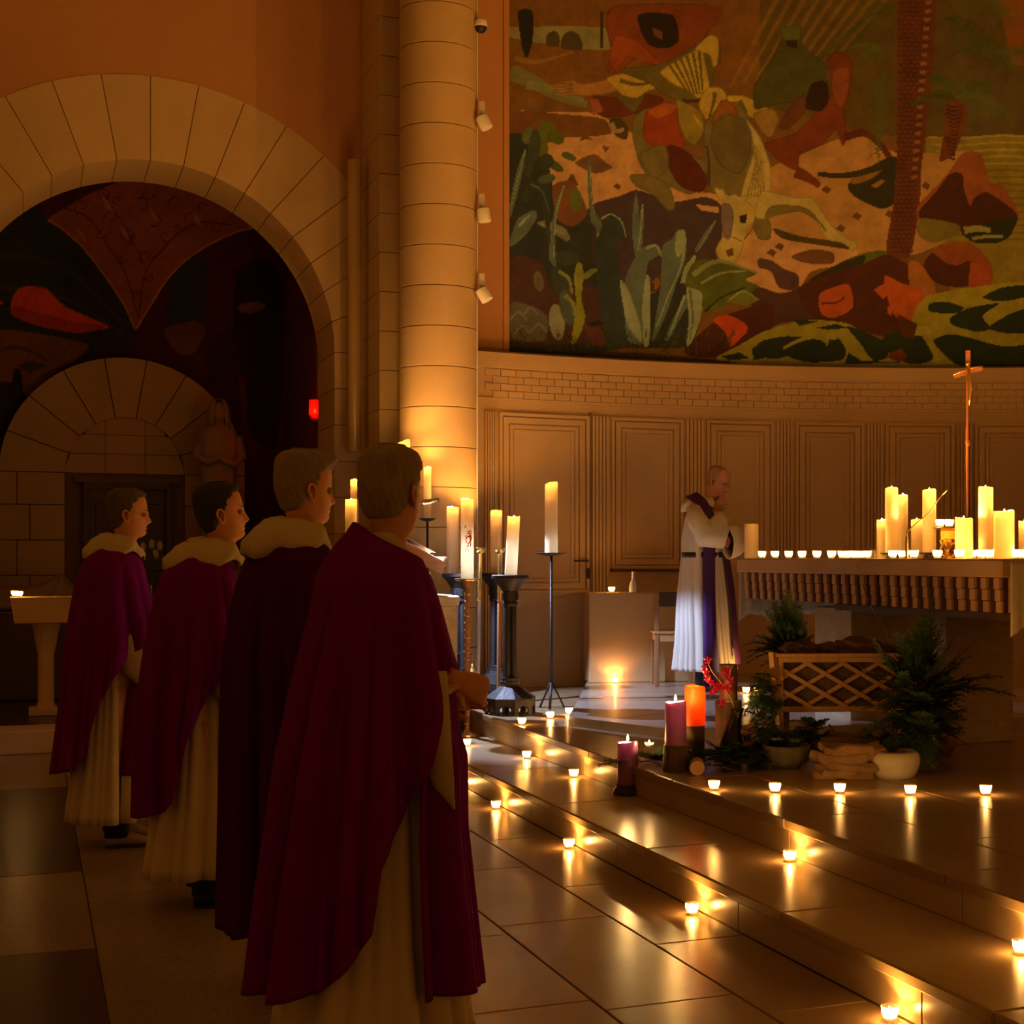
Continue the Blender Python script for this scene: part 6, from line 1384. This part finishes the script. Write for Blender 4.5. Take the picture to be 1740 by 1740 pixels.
hsalt = mat('dark_grey_hair', (.07,.05,.035), .75, (.16,.12,.08), 60, .5, .5, 200, stretch=(1,1,.3))
leather = mat('tan_leather', (.34,.24,.15), .5)
P1 = priest('grey-haired priest with glasses in purple chasuble beside the stone font, farthest in the row', (-2.83,7.72,0), TH, 1.785, .055, 0, .03, skin2, hsalt, dict(t=.006, line=LINE, top=.006), seed=1, glasses=True, shoes=leather, hoodp=(.125,.09,.15))
b = MB(); b.rings([[(.205+.0,y,z) for y in (-.06,-.02,.02,.06)] for z in (1.28,1.20,1.12)], cap=False, closed=False); 
em = MB()
for k in range(10):
    a = 2*PI*k/10; em.tube([(.160+.012*0,.0,1.26),(.168,.035*math.cos(a),1.26+.045*math.sin(a))], .004, 5)
em.lathe([(.045,0),(.055,.003),(.045,.006)], (.162,0,1.26), 20, Matrix.Rotation(PI/2,3,'Y')); em.build('gold_emblem', M['gold'], P1)
P2 = priest('dark-haired priest in purple chasuble lifting his chin, second from the stone font', (-1.985,6.42,0), TH+.02, 1.75, .085, .02, -.10, skin2, hdark, dict(t=.007, line=LINE, top=.006), T=TR2, seed=2, hoodp=(.16,.10,.15))
TA3 = [(z, a*.7, b*.62, c*.75) for z,a,b,c in TA]
TR3 = [(z, a*.95, max(b, -.215), c*.95) for z,a,b,c in TR]
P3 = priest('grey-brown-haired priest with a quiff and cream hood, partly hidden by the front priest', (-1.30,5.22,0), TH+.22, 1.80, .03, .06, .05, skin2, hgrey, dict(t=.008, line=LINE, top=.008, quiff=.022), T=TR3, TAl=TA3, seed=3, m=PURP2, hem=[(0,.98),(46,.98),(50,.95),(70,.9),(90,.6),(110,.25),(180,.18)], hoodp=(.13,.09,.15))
TR4 = [(1.60,.050,-.065,.068),(1.56,.060,-.085,.085),(1.52,.080,-.12,.125),(1.475,.105,-.150,.180),(1.42,.125,-.175,.228),(1.34,.145,-.185,.250),(1.22,.170,-.215,.27),(1.12,.195,-.24,.285),(1.0,.205,-.26,.295),(.9,.225,-.275,.31),(.7,.225,-.30,.30),(.5,.245,-.325,.30),(.3,.265,-.345,.30),(.15,.28,-.36,.30)]
TA4 = [(1.45,.09,-.11,.14),(1.0,.12,-.16,.18),(.7,.15,-.20,.20),(.4,.18,-.25,.22),(.12,.22,-.29,.25)]
def hem4(deg):
    d = -deg if deg < 0 else deg                            # right side faces the camera
    return float(np.interp(d, [0,50,56,60,72,86,99,102,114,128,180], [1.12,1.12,1.10,1.06,.93,.76,.64,.48,.38,.32,.29]))
arms4 = [(-1,(.0,-.145,1.36),(-.02,-.185,1.06),(.150,-.225,1.115),(.86,.10,-.35),(.2,-1,.25),(1.0,1.2,.7),(.55,.45,-.55)), (1,(.0,.145,1.36),(.05,.215,1.07),(.19,.05,1.04),(1,-.35,.1),(.2,1,.2),(.5,.6,.4),(.7,.6,-.35))]
P4 = priest('short-haired priest seen from behind in purple chasuble, the nearest and largest figure', (-.825,4.27,0), TH+.06, 1.75, .035, .72, .06, skin1, hgrey, dict(t=.007, line=LINE, top=.006), T=TR4, TAl=TA4, hem=hem4, seed=5, amp=.125, withhood=False, arms=arms4, sleeves=False, front=(76,.27,.84), tilt=.055)
sleeve(P4, SLV, [((.0,-.16,1.09),.04,.05),((.04,-.19,1.05),.04,.09),((.085,-.225,.985),.042,.155),((.125,-.235,.955),.044,.185,.01)], level=True)
sleeve(P4, SLV, [((.06,.18,1.06),.05,.08),((.13,.12,1.0),.05,.13),((.18,.09,.95),.05,.17)])
b = MB(); b.tube([(.30,-.03,1.17),(.30,-.03,1.02),(.31,-.03,.90)], [.010,.010,.010], 8)

# ---- the white-robed priest behind the altar
WX, WY = .235, 12.2
armsW = [(-1,(-.02,-.18,1.47),(.09,-.26,1.24),(.115,-.085,1.475),(.25,.35,.30),(.6,-.75,.1),(1.3,1.4,.9),(.5,.6,-.3)), (1,(-.0,.18,1.47),(.13,.22,1.20),(.20,-.10,1.215),(.25,-.95,.0),(.8,.2,.5),(.5,.6,.4),(.7,.6,-.35))]
PW, plw = person('balding priest with glasses in white alb and purple stole, hand at his chin', (WX,WY,Z3), -.30, 1.80, .05, .0, .38, skinmat('skin_ruddy', (.60,.28,.20)), mat('thin_grey_hair', (.36,.20,.13), .7), dict(t=.003, line=[-.075,-.06,-.03,.03,.01,.07,.10,.115,.125], top=.001), armsW, True)
TW = [(1.50,.06,-.085,.085),(1.475,.085,-.115,.13),(1.43,.10,-.14,.19),(1.36,.12,-.16,.22),(1.2,.13,-.185,.225),(1.085,.125,-.18,.21),(1.0,.14,-.19,.215),(.7,.18,-.21,.235),(.4,.205,-.215,.24),(.16,.23,-.235,.25)]
WALB = mat('white_alb', (.74,.70,.64), .85, (.66,.62,.56), 6, .6, .2, 200)
robe('alb', WALB, PW, TW, [(0,.17),(180,.17)], 1.50, 6, .07, 160, 50, solid=.005)
hood(WALB, PW, 1.52, .05, .17, .08, .15)
bl_ = MB(); bl_.rings([[(-.028+(.157+d)*math.cos(a)*1.0, (.214+d)*math.sin(a), 1.085+zz) for a in [2*PI*i/60 for i in range(60)]] for d, zz in ((.0,-.02),(.006,-.019),(.006,.019),(.0,.02))], cap=False); bl_.build('belt', M['black'], PW, True, solid=.003)
STO = mat('violet_stole', (.075,.008,.13), .7, (.055,.006,.10), 8, .5, .2, 200)
def strip(name, pts, w_, wdir, m, parent, thk=.004):
    mb = MB(); R = []
    for i, p in enumerate(pts):
        p = Vector(p); wd = Vector(wdir[i] if isinstance(wdir, list) else wdir).normalized()*(w_[i] if isinstance(w_, list) else w_)/2; R.append([p-wd, p-wd*.33+Vector((0,-.002,0)), p+wd*.33+Vector((0,-.002,0)), p+wd])
    mb.rings(R, cap=False, closed=False); return mb.build(name, m, parent, True, solid=thk)
strip('stole', [(-.10,-.02,1.560),(-.075,-.165,1.560),(.02,-.235,1.50),(.085,-.262,1.40),(.10,-.24,1.24),(.085,-.215,1.09),(.09,-.235,.8),(.105,-.262,.45),(.115,-.285,.06)], [.10,.10,.10,.10,.10,.095,.10,.105,.115], [(1,.3,0),(1,.5,.5),(1,.6,.4),(1,.5,.2),(1,.35,0),(1,.4,0),(1,.4,0),(1,.4,0),(1,.4,0)], STO, PW)
strip('stole', [(-.10,.02,1.515),(-.045,.14,1.500),(.06,.14,1.43),(.13,.09,1.30),(.15,.06,1.09),(.205,.03,.8),(.24,-.0,.45),(.265,-.01,.22)], .10, (.15,1,0), STO, PW)
sleeve(PW, WALB, [((-.03,-.19,1.45),.075,.075),((.01,-.25,1.34),.085,.085),((.08,-.275,1.23),.095,.10),((.14,-.24,1.24),.10,.12),((.15,-.17,1.31),.08,.11),((.135,-.13,1.38),.07,.09)])
sleeve(PW, WALB, [((-.0,.19,1.45),.075,.075),((.10,.22,1.30),.085,.085),((.19,.19,1.21),.09,.11),((.24,.05,1.20),.08,.12),((.235,-.06,1.19),.065,.13),((.21,-.13,1.18),.06,.13)])
for s_ in (-1, 1): shoe(PW, .0, s_*.10, M['black'])
tr = MB()
for s_ in (-1, 1): tr.cyl((0,s_*.10,.06), (0,s_*.10,.40), .062, n=16)
tr.build('trousers', mat('dark_trousers', (.03,.025,.03), .9), PW, True)
for o_ in (P1, P2, P3, P4):
    tr = MB()
    for s_ in (-1, 1): tr.cyl((0,s_*.10,.055), (0,s_*.10,.40), .060, n=16)
    tr.build('trousers', M['black'], o_, True)
